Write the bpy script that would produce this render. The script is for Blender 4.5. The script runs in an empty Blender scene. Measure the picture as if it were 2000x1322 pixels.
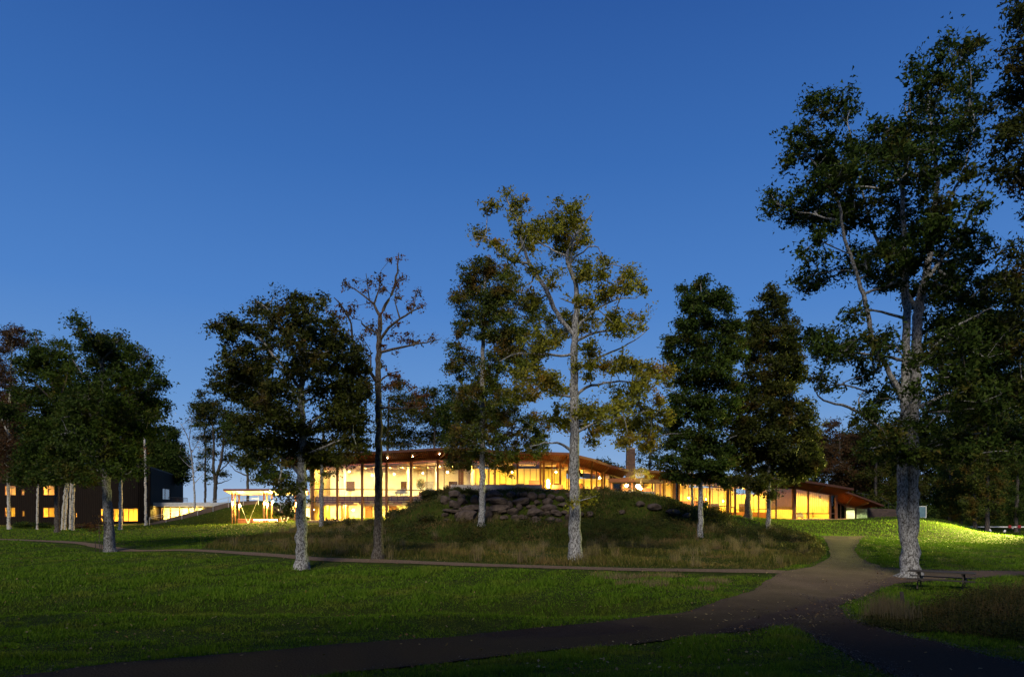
import bpy, math, random
import numpy as np
from mathutils import Vector

# ------------------------------------------------------------------ camera, sky, afterglow, exposure
K = 1.35                       # metres per design unit
HC = 2.6 * K                   # camera height
F, CX, HY = 1333.0, 1000.0, 985.0
sc = bpy.context.scene
cam = bpy.data.cameras.new('camera')
cam_o = bpy.data.objects.new('camera', cam)
sc.collection.objects.link(cam_o)
cam_o.location = (0, 0, HC)
cam_o.rotation_euler = (math.pi / 2, 0, 0)
cam.lens = 24.0
cam.sensor_width = 36.0
cam.shift_y = (HY - 661.0) / 2000.0
cam.clip_start = 0.1
cam.clip_end = 3000
sc.camera = cam_o

w = bpy.data.worlds.new('World')
sc.world = w
w.use_nodes = True
nt = w.node_tree
bg = nt.nodes['Background']
tc = nt.nodes.new('ShaderNodeTexCoord')
sx = nt.nodes.new('ShaderNodeSeparateXYZ')
ramp = nt.nodes.new('ShaderNodeValToRGB')
nt.links.new(tc.outputs['Generated'], sx.inputs[0])
nt.links.new(sx.outputs['Z'], ramp.inputs[0])
nt.links.new(ramp.outputs[0], bg.inputs[0])
el = ramp.color_ramp.elements
SKY = [(0.0, (.36, .49, .68)), (.06, (.24, .40, .67)), (.14, (.138, .308, .64)), (.27, (.076, .222, .575)),
       (.44, (.042, .150, .455)), (.60, (.025, .097, .345)), (1.0, (.015, .058, .23))]
el[0].position, el[0].color = SKY[0][0], SKY[0][1] + (1,)
el[1].position, el[1].color = SKY[-1][0], SKY[-1][1] + (1,)
for p, c in SKY[1:-1]:
    e = el.new(p)
    e.color = c + (1,)
bg.inputs[1].default_value = 1.0

sun = bpy.data.lights.new('afterglow', 'SUN')
sun.energy = 3.0
sun.angle = math.radians(18)
sun.color = (1.0, .88, .70)
sun_o = bpy.data.objects.new('afterglow', sun)
sc.collection.objects.link(sun_o)
sun_o.rotation_euler = (math.radians(90 - 39), 0, math.radians(-14))   # low glow from behind the camera

vs = sc.view_settings
vs.view_transform = 'Standard'
vs.look = 'None'
vs.exposure = 0.0
vs.gamma = 1.0
vs.use_curve_mapping = False
cy = sc.cycles
cy.use_denoising = True
cy.max_bounces = 7
cy.diffuse_bounces = 3
cy.glossy_bounces = 3
cy.transmission_bounces = 4
cy.transparent_max_bounces = 12
cy.sample_clamp_indirect = 4.0
cy.sample_clamp_direct = 0
cy.caustics_reflective = False
cy.caustics_refractive = False

rng = np.random.default_rng(7)
random.seed(7)

# ------------------------------------------------------------------ helpers
COL = sc.collection
def P(px, py, y):
    """photo pixel at a depth (design units) -> world point"""
    Y = y * K
    return Vector(((px - CX) * Y / F, Y, HC - (py - HY) * Y / F))

def tag(o, label=None, cat=None, group=None, kind=None):
    if label: o['label'] = label
    if cat: o['category'] = cat
    if group: o['group'] = group
    if kind: o['kind'] = kind
    return o

def empty(name, loc, label, cat, group=None):
    o = bpy.data.objects.new(name, None)
    o.empty_display_size = .3
    COL.objects.link(o)
    o.location = loc
    return tag(o, label, cat, group)

def link_mesh(name, me, mat, parent=None):
    o = bpy.data.objects.new(name, me)
    COL.objects.link(o)
    if mat is not None and not me.materials:
        me.materials.append(mat)
    if parent is not None:
        o.parent = parent
        root = parent
        off = Vector((0, 0, 0))
        while root is not None:
            off += root.location
            root = root.parent
        o.location = -off
    return o

def np_mesh(name, v, f, smooth=False):
    """v (N,3) float, f (M,k) int"""
    v = np.ascontiguousarray(v, dtype=np.float32)
    f = np.ascontiguousarray(f, dtype=np.int32)
    me = bpy.data.meshes.new(name)
    m, k = f.shape
    me.vertices.add(len(v))
    me.vertices.foreach_set('co', v.ravel())
    me.loops.add(m * k)
    me.loops.foreach_set('vertex_index', f.ravel())
    me.polygons.add(m)
    me.polygons.foreach_set('loop_start', np.arange(0, m * k, k, dtype=np.int32))
    if smooth:
        me.polygons.foreach_set('use_smooth', np.ones(m, dtype=bool))
    me.update(calc_edges=True)
    return me

class MB:
    def __init__(s):
        s.v = []; s.f = []
    def hexa(s, a):
        """8 points: bottom 4 (ccw), top 4"""
        n = len(s.v)
        s.v += [tuple(p) for p in a]
        for q in ((0, 3, 2, 1), (4, 5, 6, 7), (0, 1, 5, 4), (1, 2, 6, 5), (2, 3, 7, 6), (3, 0, 4, 7)):
            s.f.append([n + i for i in q])
        return s
    def box(s, x0, x1, y0, y1, z0, z1):
        return s.hexa([(x0, y0, z0), (x1, y0, z0), (x1, y1, z0), (x0, y1, z0), (x0, y0, z1), (x1, y0, z1), (x1, y1, z1), (x0, y1, z1)])
    def beam(s, p, q, w, d, up=(0, 0, 1)):
        p = Vector(p); q = Vector(q)
        t = (q - p).normalized()
        up = Vector(up)
        if abs(t.dot(up)) > .95: up = Vector((0, 1, 0))
        a = t.cross(up).normalized() * (w / 2)
        b = a.cross(t).normalized() * (d / 2)
        return s.hexa([p - a - b, p + a - b, p + a + b, p - a + b, q - a - b, q + a - b, q + a + b, q - a + b])
    def slab(s, pts, t, n=None):
        """quad points extruded by t along -normal"""
        pts = [Vector(p) for p in pts]
        nn = (pts[1] - pts[0]).cross(pts[3] - pts[0]).normalized() if n is None else Vector(n)
        return s.hexa([p - nn * t for p in pts] + pts)
    def tube(s, pts, rad, n=8, cap=True):
        pts = [Vector(p) for p in pts]
        base = len(s.v)
        for i, p in enumerate(pts):
            t = (pts[min(i + 1, len(pts) - 1)] - pts[max(i - 1, 0)]).normalized()
            up = Vector((0, 0, 1)) if abs(t.z) < .9 else Vector((1, 0, 0))
            a = t.cross(up).normalized(); b = t.cross(a)
            r = rad[i] if hasattr(rad, '__len__') else rad
            for k in range(n):
                an = 2 * math.pi * k / n
                s.v.append(tuple(p + a * (r * math.cos(an)) + b * (r * math.sin(an))))
        for i in range(len(pts) - 1):
            for k in range(n):
                k2 = (k + 1) % n
                s.f.append([base + i * n + k, base + i * n + k2, base + (i + 1) * n + k2, base + (i + 1) * n + k])
        if cap:
            s.f.append([base + k for k in range(n)][::-1])
            s.f.append([base + (len(pts) - 1) * n + k for k in range(n)])
        return s
    def ball(s, c, r, n=10, m=7, sz=1.0):
        c = Vector(c)
        pts = [c + Vector((0, 0, -r * sz * math.cos(math.pi * i / m))) for i in range(m + 1)]
        base = len(s.v)
        for i in range(1, m):
            rr = r * math.sin(math.pi * i / m)
            for k in range(n):
                an = 2 * math.pi * k / n
                s.v.append(tuple(pts[i] + Vector((rr * math.cos(an), rr * math.sin(an), 0))))
        lo = len(s.v); s.v += [tuple(pts[0]), tuple(pts[m])]
        for i in range(m - 2):
            for k in range(n):
                k2 = (k + 1) % n
                s.f.append([base + i * n + k, base + i * n + k2, base + (i + 1) * n + k2, base + (i + 1) * n + k])
        for k in range(n):
            k2 = (k + 1) % n
            s.f.append([lo, base + k2, base + k])
            s.f.append([lo + 1, base + (m - 2) * n + k, base + (m - 2) * n + k2])
        return s
    def build(s, name, mat, parent=None, smooth=False):
        me = bpy.data.meshes.new(name)
        me.from_pydata(s.v, [], s.f)
        if smooth:
            me.polygons.foreach_set('use_smooth', np.ones(len(me.polygons), dtype=bool))
        me.update()
        return link_mesh(name, me, mat, parent)

# ------------------------------------------------------------------ materials
def new_mat(name):
    m = bpy.data.materials.new(name)
    m.use_nodes = True
    return m, m.node_tree, m.node_tree.nodes['Principled BSDF']
def add(nt, t, **kw):
    n = nt.nodes.new(t)
    for k, v in kw.items(): setattr(n, k, v)
    return n
def ramp_node(nt, fac, stops):
    r = add(nt, 'ShaderNodeValToRGB')
    e = r.color_ramp.elements
    e[0].position, e[0].color = stops[0][0], tuple(stops[0][1]) + (1,)
    e[1].position, e[1].color = stops[-1][0], tuple(stops[-1][1]) + (1,)
    for p, c in stops[1:-1]:
        q = e.new(p); q.color = tuple(c) + (1,)
    nt.links.new(fac, r.inputs[0])
    return r.outputs[0]
def noise(nt, scale, detail=4, rough=.6, vec=None, obj=False):
    n = add(nt, 'ShaderNodeTexNoise')
    n.inputs['Scale'].default_value = scale
    n.inputs['Detail'].default_value = detail
    n.inputs['Roughness'].default_value = rough
    if vec is None:
        g = add(nt, 'ShaderNodeNewGeometry')
        vec = g.outputs['Position']
    nt.links.new(vec, n.inputs['Vector'])
    return n.outputs['Fac']
def mapped(nt, scale):
    g = add(nt, 'ShaderNodeNewGeometry')
    m = add(nt, 'ShaderNodeMapping')
    m.inputs['Scale'].default_value = scale
    nt.links.new(g.outputs['Position'], m.inputs['Vector'])
    return m.outputs[0]
def mixc(nt, fac, a, b, mode='MIX'):
    m = add(nt, 'ShaderNodeMix', data_type='RGBA', blend_type=mode)
    for s, v in ((0, fac), (6, a), (7, b)):
        if hasattr(v, 'links') or hasattr(v, 'is_linked'): nt.links.new(v, m.inputs[s])
        else: m.inputs[s].default_value = v if s == 0 else tuple(v) + (1,)
    return m.outputs[2]
def bump(nt, b, h, strength=.5, dist=.05):
    n = add(nt, 'ShaderNodeBump')
    n.inputs['Strength'].default_value = strength
    n.inputs['Distance'].default_value = dist
    nt.links.new(h, n.inputs['Height'])
    nt.links.new(n.outputs[0], b.inputs['Normal'])

def mat_noise(name, stops, scale, rough=.8, bstr=.4, bdist=.03, detail=6, stretch=None, spec=.3):
    m, nt, b = new_mat(name)
    vec = mapped(nt, stretch) if stretch else None
    f = noise(nt, scale, detail, .65, vec)
    nt.links.new(ramp_node(nt, f, stops), b.inputs['Base Color'])
    b.inputs['Roughness'].default_value = rough
    b.inputs['Specular IOR Level'].default_value = spec
    if bstr: bump(nt, b, f, bstr, bdist)
    return m
def mat_leaf(name, cols, accents, transl=.25, accent_amt=.5, nscale=.55):
    """cols: greens mixed leaf by leaf; accents: autumn tint that comes in patches"""
    m, nt, b = new_mat(name)
    g = add(nt, 'ShaderNodeNewGeometry')
    r = g.outputs['Random Per Island']
    c1 = ramp_node(nt, r, [(0, cols[0]), (.5, cols[1]), (1, cols[2])])
    c2 = ramp_node(nt, r, [(0, accents[0]), (1, accents[1])])
    f = noise(nt, nscale, 2, .6)
    mr = add(nt, 'ShaderNodeMapRange')
    mr.inputs['From Min'].default_value = .62 - accent_amt * .3
    mr.inputs['From Max'].default_value = .75 - accent_amt * .2
    nt.links.new(f, mr.inputs['Value'])
    col = mixc(nt, mr.outputs[0], c1, c2)
    nt.links.new(col, b.inputs['Base Color'])
    b.inputs['Roughness'].default_value = .6
    b.inputs['Specular IOR Level'].default_value = .06
    tr = add(nt, 'ShaderNodeBsdfTranslucent')
    nt.links.new(col, tr.inputs['Color'])
    ms = add(nt, 'ShaderNodeMixShader')
    ms.inputs[0].default_value = transl
    nt.links.new(b.outputs[0], ms.inputs[1]); nt.links.new(tr.outputs[0], ms.inputs[2])
    nt.links.new(ms.outputs[0], nt.nodes['Material Output'].inputs[0])
    return m
def mat_emit(name, col, s):
    m, nt, b = new_mat(name)
    b.inputs['Base Color'].default_value = (.8, .8, .8, 1)
    b.inputs['Emission Color'].default_value = tuple(col) + (1,)
    b.inputs['Emission Strength'].default_value = s
    return m
def mat_plain(name, col, rough=.6, metal=0, spec=.4):
    m, nt, b = new_mat(name)
    f = noise(nt, 3.0, 4)
    nt.links.new(ramp_node(nt, f, [(.3, [c * .8 for c in col]), (.7, [min(1, c * 1.15) for c in col])]), b.inputs['Base Color'])
    b.inputs['Roughness'].default_value = rough
    b.inputs['Metallic'].default_value = metal
    b.inputs['Specular IOR Level'].default_value = spec
    return m
def mat_glass(name, tint=(.97, .98, .97)):
    m, nt, b = new_mat(name)
    tr = add(nt, 'ShaderNodeBsdfTransparent'); tr.inputs[0].default_value = tuple(tint) + (1,)
    gl = add(nt, 'ShaderNodeBsdfGlossy'); gl.inputs['Roughness'].default_value = .015
    fr = add(nt, 'ShaderNodeFresnel'); fr.inputs[0].default_value = 1.5
    ms = add(nt, 'ShaderNodeMixShader')
    nt.links.new(fr.outputs[0], ms.inputs[0]); nt.links.new(tr.outputs[0], ms.inputs[1]); nt.links.new(gl.outputs[0], ms.inputs[2])
    nt.links.new(ms.outputs[0], nt.nodes['Material Output'].inputs[0])
    return m
def mat_boards(name, c0, c1, per=6.0, axis='X', rough=.75):
    """timber with fine board joints"""
    m, nt, b = new_mat(name)
    g = add(nt, 'ShaderNodeNewGeometry')
    wv = add(nt, 'ShaderNodeTexWave', wave_type='BANDS', bands_direction=axis)
    wv.inputs['Scale'].default_value = per * .3183 / 2
    wv.inputs['Distortion'].default_value = .4
    nt.links.new(g.outputs['Position'], wv.inputs['Vector'])
    st = (1, 1, .12) if axis != 'Z' else (.12, .12, 1)
    f = noise(nt, 5, 6, .6, mapped(nt, st))
    col = ramp_node(nt, f, [(.25, c0), (.75, c1)])
    dk = ramp_node(nt, wv.outputs[0], [(0, (.35, .35, .35)), (.12, (1, 1, 1)), (1, (1, 1, 1))])
    nt.links.new(mixc(nt, 1.0, col, dk, 'MULTIPLY'), b.inputs['Base Color'])
    b.inputs['Roughness'].default_value = rough
    b.inputs['Specular IOR Level'].default_value = .04
    bump(nt, b, wv.outputs[0], .5, .02)
    return m

def mat_bark(name, dark, light, lich, amt=.5):
    m, nt, b = new_mat(name)
    f1 = noise(nt, 9, 8, .7, mapped(nt, (1, 1, .22)))
    f2 = noise(nt, 13, 5, .8, mapped(nt, (1, 1, .55)))
    base = ramp_node(nt, f1, [(.35, dark), (.65, light)])
    mk = ramp_node(nt, f2, [(.50 - amt * .12, (0, 0, 0)), (.59 - amt * .10, (1, 1, 1))])
    nt.links.new(mixc(nt, mk, base, lich), b.inputs['Base Color'])
    b.inputs['Roughness'].default_value = .92
    b.inputs['Specular IOR Level'].default_value = .15
    bump(nt, b, f1, .9, .05)
    return m
def mat_birch(name):
    m, nt, b = new_mat(name)
    f1 = noise(nt, 2.2, 5, .7, mapped(nt, (1.2, 1.2, 5)))
    nt.links.new(ramp_node(nt, f1, [(.40, (.03, .025, .02)), (.47, (.4, .385, .35)), (.8, (.5, .48, .45))]), b.inputs['Base Color'])
    b.inputs['Roughness'].default_value = .7
    return m

M = {}
M['bark_oak'] = mat_bark('bark_oak', (.035, .032, .03), (.12, .115, .11), (.34, .345, .35), .42)
M['bark_grey'] = mat_bark('bark_grey', (.025, .023, .021), (.09, .085, .08), (.25, .255, .26), .35)
M['bark_dark'] = mat_bark('bark_dark', (.022, .018, .015), (.07, .056, .046), (.12, .11, .10), .2)
M['bark_birch'] = mat_birch('bark_birch')
M['leaf_oak'] = mat_leaf('leaf_oak', [(.03, .05, .008), (.065, .09, .015), (.11, .13, .024)], [(.12, .085, .015), (.16, .085, .018)], .3, .45)
M['leaf_deep'] = mat_leaf('leaf_deep', [(.016, .032, .005), (.034, .06, .009), (.062, .09, .015)], [(.075, .075, .012), (.10, .075, .015)], .25, .15)
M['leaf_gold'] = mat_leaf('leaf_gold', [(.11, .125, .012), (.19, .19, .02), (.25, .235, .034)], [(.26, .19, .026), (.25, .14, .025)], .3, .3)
M['leaf_rust'] = mat_leaf('leaf_rust', [(.075, .045, .013), (.10, .052, .016), (.10, .068, .02)], [(.12, .045, .016), (.085, .032, .014)], .3, .6)
M['leaf_brown'] = mat_leaf('leaf_brown', [(.04, .028, .014), (.06, .038, .018), (.075, .05, .022)], [(.07, .034, .014), (.09, .04, .016)], .25, .6)
M['leaf_olive'] = mat_leaf('leaf_olive', [(.02, .03, .005), (.042, .052, .009), (.07, .078, .014)], [(.085, .06, .013), (.08, .045, .012)], .25, .25)
M['leaf_shrub'] = mat_leaf('leaf_shrub', [(.016, .026, .006), (.034, .045, .010), (.06, .068, .017)], [(.08, .06, .015), (.07, .04, .014)], .25, .4, .8)
M['blade_lawn'] = mat_leaf('blade_lawn', [(.05, .11, .006), (.085, .165, .010), (.125, .20, .018)], [(.11, .15, .014), (.14, .17, .025)], .25, .35, .35)
M['blade_meadow'] = mat_leaf('blade_meadow', [(.04, .055, .009), (.075, .08, .016), (.14, .115, .034)], [(.20, .145, .058), (.15, .09, .038)], .25, .4, .22)
M['blade_straw'] = mat_leaf('blade_straw', [(.16, .13, .07), (.2, .16, .09), (.12, .1, .045)], [(.2, .15, .08), (.15, .1, .05)], .25, .5)
M['leaf_weed'] = mat_leaf('leaf_weed', [(.018, .028, .006), (.036, .042, .010), (.055, .05, .015)], [(.07, .045, .016), (.085, .06, .02)], .25, .35, .8)
M['leaf_litter'] = mat_leaf('leaf_litter', [(.16, .11, .04), (.24, .18, .08), (.3, .25, .14)], [(.2, .09, .03), (.14, .07, .03)], .1, .5)
M['soil'] = mat_noise('soil', [(.3, (.018, .028, .005)), (.55, (.032, .046, .007)), (.75, (.046, .046, .013))], 1.6, .95, .6, .06, spec=.03)
def gravel_mat():
    m, nt, b = new_mat('gravel')
    big = noise(nt, .45, 4, .6)
    fine = noise(nt, 26, 5, .8)
    vo = add(nt, 'ShaderNodeTexVoronoi'); vo.inputs['Scale'].default_value = 22
    g = add(nt, 'ShaderNodeNewGeometry'); nt.links.new(g.outputs['Position'], vo.inputs['Vector'])
    c = ramp_node(nt, fine, [(.3, (.075, .05, .034)), (.55, (.14, .10, .072)), (.8, (.25, .195, .15))])
    d = ramp_node(nt, big, [(.35, (.7, .7, .7)), (.65, (1, 1, 1))])
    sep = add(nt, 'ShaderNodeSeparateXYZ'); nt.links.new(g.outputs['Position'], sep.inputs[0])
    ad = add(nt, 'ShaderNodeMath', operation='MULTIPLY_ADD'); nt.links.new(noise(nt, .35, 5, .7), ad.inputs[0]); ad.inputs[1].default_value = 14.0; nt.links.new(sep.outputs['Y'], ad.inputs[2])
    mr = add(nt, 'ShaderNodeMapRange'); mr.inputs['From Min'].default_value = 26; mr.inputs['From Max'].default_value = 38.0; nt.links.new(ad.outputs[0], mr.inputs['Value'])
    shaded_earth = ramp_node(nt, fine, [(.3, (.020, .014, .010)), (.6, (.042, .030, .022)), (.8, (.09, .072, .06))])
    dry = mixc(nt, 1.0, c, d, 'MULTIPLY')  # plain gravel colour beyond the near path that is darkened for shade
    nt.links.new(mixc(nt, mr.outputs[0], shaded_earth, dry), b.inputs['Base Color'])  # near path darkened in colour to stand in for foreground shade, gravel beyond
    b.inputs['Roughness'].default_value = .95
    b.inputs['Specular IOR Level'].default_value = .05
    bump(nt, b, vo.outputs['Distance'], .8, .03)
    return m
M['gravel'] = gravel_mat()
M['trail'] = mat_noise('trail', [(.3, (.08, .056, .038)), (.55, (.14, .10, .07)), (.8, (.22, .17, .125))], 9, .95, .4, .02, 6, spec=.03)
M['pebble'] = mat_leaf('pebble', [(.03, .027, .024), (.06, .055, .05), (.12, .11, .10)], [(.08, .065, .055), (.05, .045, .042)], .0, .3)
M['rock'] = mat_noise('rock', [(.3, (.03, .021, .016)), (.5, (.06, .044, .035)), (.7, (.105, .08, .066))], 2.4, .9, .8, .08, 8)
M['concrete'] = mat_noise('concrete', [(.3, (.24, .215, .2)), (.7, (.38, .35, .33))], 2.0, .85, .3, .02)
M['wood_dark'] = mat_boards('wood_dark', (.045, .026, .018), (.085, .05, .034), 8, 'X')
M['wood_frame'] = mat_noise('wood_frame', [(.3, (.12, .045, .02)), (.7, (.22, .085, .035))], 4, .6, .2, .01, 6, (1, 1, .2))
M['wood_steel'] = mat_noise('wood_steel', [(.3, (.06, .035, .025)), (.7, (.11, .06, .04))], 4, .55, .2, .01)
M['soffit'] = mat_boards('soffit', (.13, .034, .012), (.21, .06, .022), 7, 'X', .6)
M['roof_top'] = mat_noise('roof_top', [(.3, (.04, .03, .028)), (.7, (.075, .055, .05))], 3, .8, .3, .02)
M['fascia'] = mat_noise('fascia', [(.3, (.05, .02, .012)), (.7, (.09, .034, .02))], 3, .7, .2, .01, 6, (.2, .2, 1))
M['cladding'] = mat_boards('cladding', (.010, .0075, .006), (.02, .0145, .011), 5, 'X')
M['cladding_side'] = mat_boards('cladding_side', (.010, .0075, .006), (.02, .0145, .011), 5, 'Y')
M['white_band'] = mat_plain('white_band', (.55, .55, .56), .6)
M['timber_post'] = mat_noise('timber_post', [(.3, (.30, .14, .07)), (.7, (.45, .22, .11))], 5, .65, .2, .01, 6, (1, 1, .15))
M['ply_ceiling'] = mat_noise('ply_ceiling', [(.3, (.5, .33, .2)), (.7, (.62, .43, .27))], 2, .6, .1, .01)
M['wall_warm'] = mat_boards('wall_warm', (.56, .40, .15), (.70, .52, .21), 2.2, 'X', .7)
M['wall_pale'] = mat_noise('wall_pale', [(.3, (.66, .6, .48)), (.7, (.78, .72, .6))], 1.2, .8, .1, .01)
M['floor_wood'] = mat_boards('floor_wood', (.3, .2, .11), (.42, .28, .15), 4, 'X', .4)
def mat_curtain(name, c0, c1):
    m, nt, b = new_mat(name)
    col = ramp_node(nt, noise(nt, 2.5, 4), [(.3, c0), (.7, c1)])
    nt.links.new(col, b.inputs['Base Color']); b.inputs['Roughness'].default_value = .95; b.inputs['Specular IOR Level'].default_value = .05
    tr = add(nt, 'ShaderNodeBsdfTranslucent'); nt.links.new(col, tr.inputs['Color'])
    ms = add(nt, 'ShaderNodeMixShader'); ms.inputs[0].default_value = .6
    nt.links.new(b.outputs[0], ms.inputs[1]); nt.links.new(tr.outputs[0], ms.inputs[2])
    nt.links.new(ms.outputs[0], nt.nodes['Material Output'].inputs[0])
    return m
M['curtain'] = mat_curtain('curtain', (.6, .45, .2), (.72, .55, .27))
M['blind_pale'] = mat_curtain('blind_pale', (.55, .6, .45), (.66, .7, .55))
M['glass'] = mat_glass('glass')
M['metal_pale'] = mat_plain('metal_pale', (.5, .5, .5), .4, .6)
M['metal_dark'] = mat_plain('metal_dark', (.05, .05, .05), .5, .5)
M['brick'] = None
def brick_mat():
    m, nt, b = new_mat('brick_rows')
    g = add(nt, 'ShaderNodeNewGeometry')
    br = add(nt, 'ShaderNodeTexBrick')
    br.inputs['Scale'].default_value = 1.1
    br.inputs['Color1'].default_value = (.045, .026, .02, 1)
    br.inputs['Color2'].default_value = (.085, .052, .04, 1)
    br.inputs['Mortar'].default_value = (.04, .034, .03, 1)
    br.inputs['Mortar Size'].default_value = .03
    s = add(nt, 'ShaderNodeSeparateXYZ'); nt.links.new(g.outputs['Position'], s.inputs[0])
    ad = add(nt, 'ShaderNodeMath'); nt.links.new(s.outputs['X'], ad.inputs[0]); nt.links.new(s.outputs['Y'], ad.inputs[1])
    c = add(nt, 'ShaderNodeCombineXYZ'); nt.links.new(ad.outputs[0], c.inputs['X']); nt.links.new(s.outputs['Z'], c.inputs['Y'])
    nt.links.new(c.outputs[0], br.inputs['Vector'])
    nt.links.new(br.outputs['Color'], b.inputs['Base Color'])
    b.inputs['Roughness'].default_value = .9
    bump(nt, b, br.outputs['Fac'], -.6, .03)
    return m
M['brick'] = brick_mat()
M['lamp_warm'] = mat_emit('lamp_warm', (1, .62, .16), 480)
M['lamp_canopy'] = mat_emit('lamp_canopy', (1, .68, .15), 8500)
M['strip_gold'] = mat_emit('strip_gold', (1, .66, .12), 560)
M['strip_amber'] = mat_emit('strip_amber', (1, .63, .09), 440)
M['strip_white'] = mat_emit('strip_white', (1, .73, .26), 480)
M['strip_wing'] = mat_emit('strip_wing', (1, .66, .12), 1300)
M['strip_hotel'] = mat_emit('strip_hotel', (1, .58, .09), 1400)
M['strip_green'] = mat_emit('strip_green', (.9, 1, .5), 120)
M['lamp_amber'] = mat_emit('lamp_amber', (1, .58, .12), 420)
M['lamp_soft'] = mat_emit('lamp_soft', (1, .75, .35), 150)
M['lamp_low'] = mat_emit('lamp_low', (1, .66, .25), 220)
M['flame'] = mat_emit('flame', (1, .58, .16), 800)
M['white_paint'] = mat_plain('white_paint', (.75, .74, .70), .5)
M['red_paint'] = mat_plain('red_paint', (.3, .02, .02), .5)
M['board_blue'] = mat_plain('board_blue', (.12, .2, .25), .3)
M['wood_grey'] = mat_noise('wood_grey', [(.3, (.028, .024, .02)), (.7, (.06, .05, .043))], 5, .85, .3, .01, 6, (.3, 1, 1))
M['bench_red'] = mat_noise('bench_red', [(.3, (.16, .05, .035)), (.7, (.25, .09, .055))], 4, .6, .2, .01)
M['fabric_pale'] = mat_plain('fabric_pale', (.6, .55, .45), .9)
M['fabric_grey'] = mat_plain('fabric_grey', (.3, .3, .32), .9)
M['terracotta'] = mat_plain('terracotta', (.32, .10, .045), .7)

# ------------------------------------------------------------------ terrain
CTRL = [  # photo pixel + depth (design units)
 (0, 1053, 46), (170, 1062, 40), (350, 1074, 34.5), (600, 1090, 29.5), (800, 1098, 27.8), (1000, 1105, 26.5), (1200, 1111, 25.5), (1400, 1115, 25), (1500, 1118, 24.8),
 (589, 1111, 26.8), (214, 1077, 37), (739, 1090, 29.2), (1122, 1095, 29), (1770, 1127, 25), (1368, 1053, 43), (1501, 1044, 47), (1461, 1011, 62),
 (300, 1285, 10.8), (1000, 1250, 13.5), (1300, 1200, 16.5), (1700, 1300, 10.5), (2000, 1290, 11), (1600, 1150, 22), (2000, 1118, 26), (1900, 1160, 20),
 (1650, 1048, 50), (1750, 1046, 54), (2000, 1047, 56), (2000, 1062, 46), (1800, 1085, 35), (0, 1040, 60), (100, 1030, 80), (-100, 1024, 92), (250, 1022, 92),
 (500, 1021, 76), (400, 1040, 58), (580, 1035, 58), (612, 1019, 70), (700, 1050, 45), (900, 1062, 42), (1000, 1064, 41), (1200, 1062, 41), (1600, 1060, 42),
 (1372, 1006, 68.5), (1424, 1009, 69), (1550, 1015, 70), (1634, 1016, 71), (1750, 1016, 72), (1800, 1012, 64), (1870, 1021, 64), (1930, 1044, 62), (1650, 1030, 60), (1500, 1027, 60),
 (100, 1150, 21.5), (500, 1150, 21.5), (1000, 1150, 21.5), (1300, 1160, 20), (100, 1185, 18.8), (600, 1185, 18.8), (1000, 1190, 18.2),
 (100, 1212, 15), (500, 1213, 15), (900, 1214, 15.2)]
XYZ = [(-45, 0, .55), (0, 0, .8), (45, 0, .6), (-9, 8.5, .45), (0, 8.5, .42), (9, 8.5, .3), (-14, 17.3, -.3), (-6, 17.2, -.3), (1, 17.2, -.24), (-30, 17, 0), (30, 15, .1), (45, 30, 0), (60, 56, -.2), (60, 75, -.6), (45, 75, -.5),
       (-60, 40, .4), (-80, 80, .2), (-90, 130, 1.2), (-30, 110, .8), (0, 110, 1.5), (40, 100, 1.2), (90, 110, .2), (0, 160, 1.6), (100, 180, 1.2), (-120, 180, 1.4), (130, 40, 0), (-130, 40, .5), (0, -30, 1.2), (-90, -30, 1), (90, -30, 1)]
_c = np.array([[(a - CX) * y / F, y, 2.6 - (b - HY) * y / F] for a, b, y in CTRL] + XYZ, dtype=float)
def _tps_k(r2): return .5 * r2 * np.log(r2 + 1e-9)
_n = len(_c)
_A = np.zeros((_n + 3, _n + 3))
_d2 = ((_c[:, None, :2] - _c[None, :, :2]) ** 2).sum(-1)
_A[:_n, :_n] = _tps_k(_d2) + np.eye(_n) * .4
_A[:_n, _n:] = np.c_[np.ones(_n), _c[:, :2]]
_A[_n:, :_n] = _A[:_n, _n:].T
_w = np.linalg.solve(_A, np.r_[_c[:, 2], 0, 0, 0])
def sstep(a, b, x):
    t = np.clip((x - a) / (b - a), 0, 1)
    return t * t * (3 - 2 * t)
def vnoise(x, y, s, seed):
    r = np.random.default_rng(seed)
    out = np.zeros_like(x)
    for k in range(6):
        an = r.uniform(0, math.pi * 2); f = s * r.uniform(.6, 1.6); ph = r.uniform(0, 6.28)
        out += np.sin((x * math.cos(an) + y * math.sin(an)) * f + ph)
    return out / 6
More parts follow.
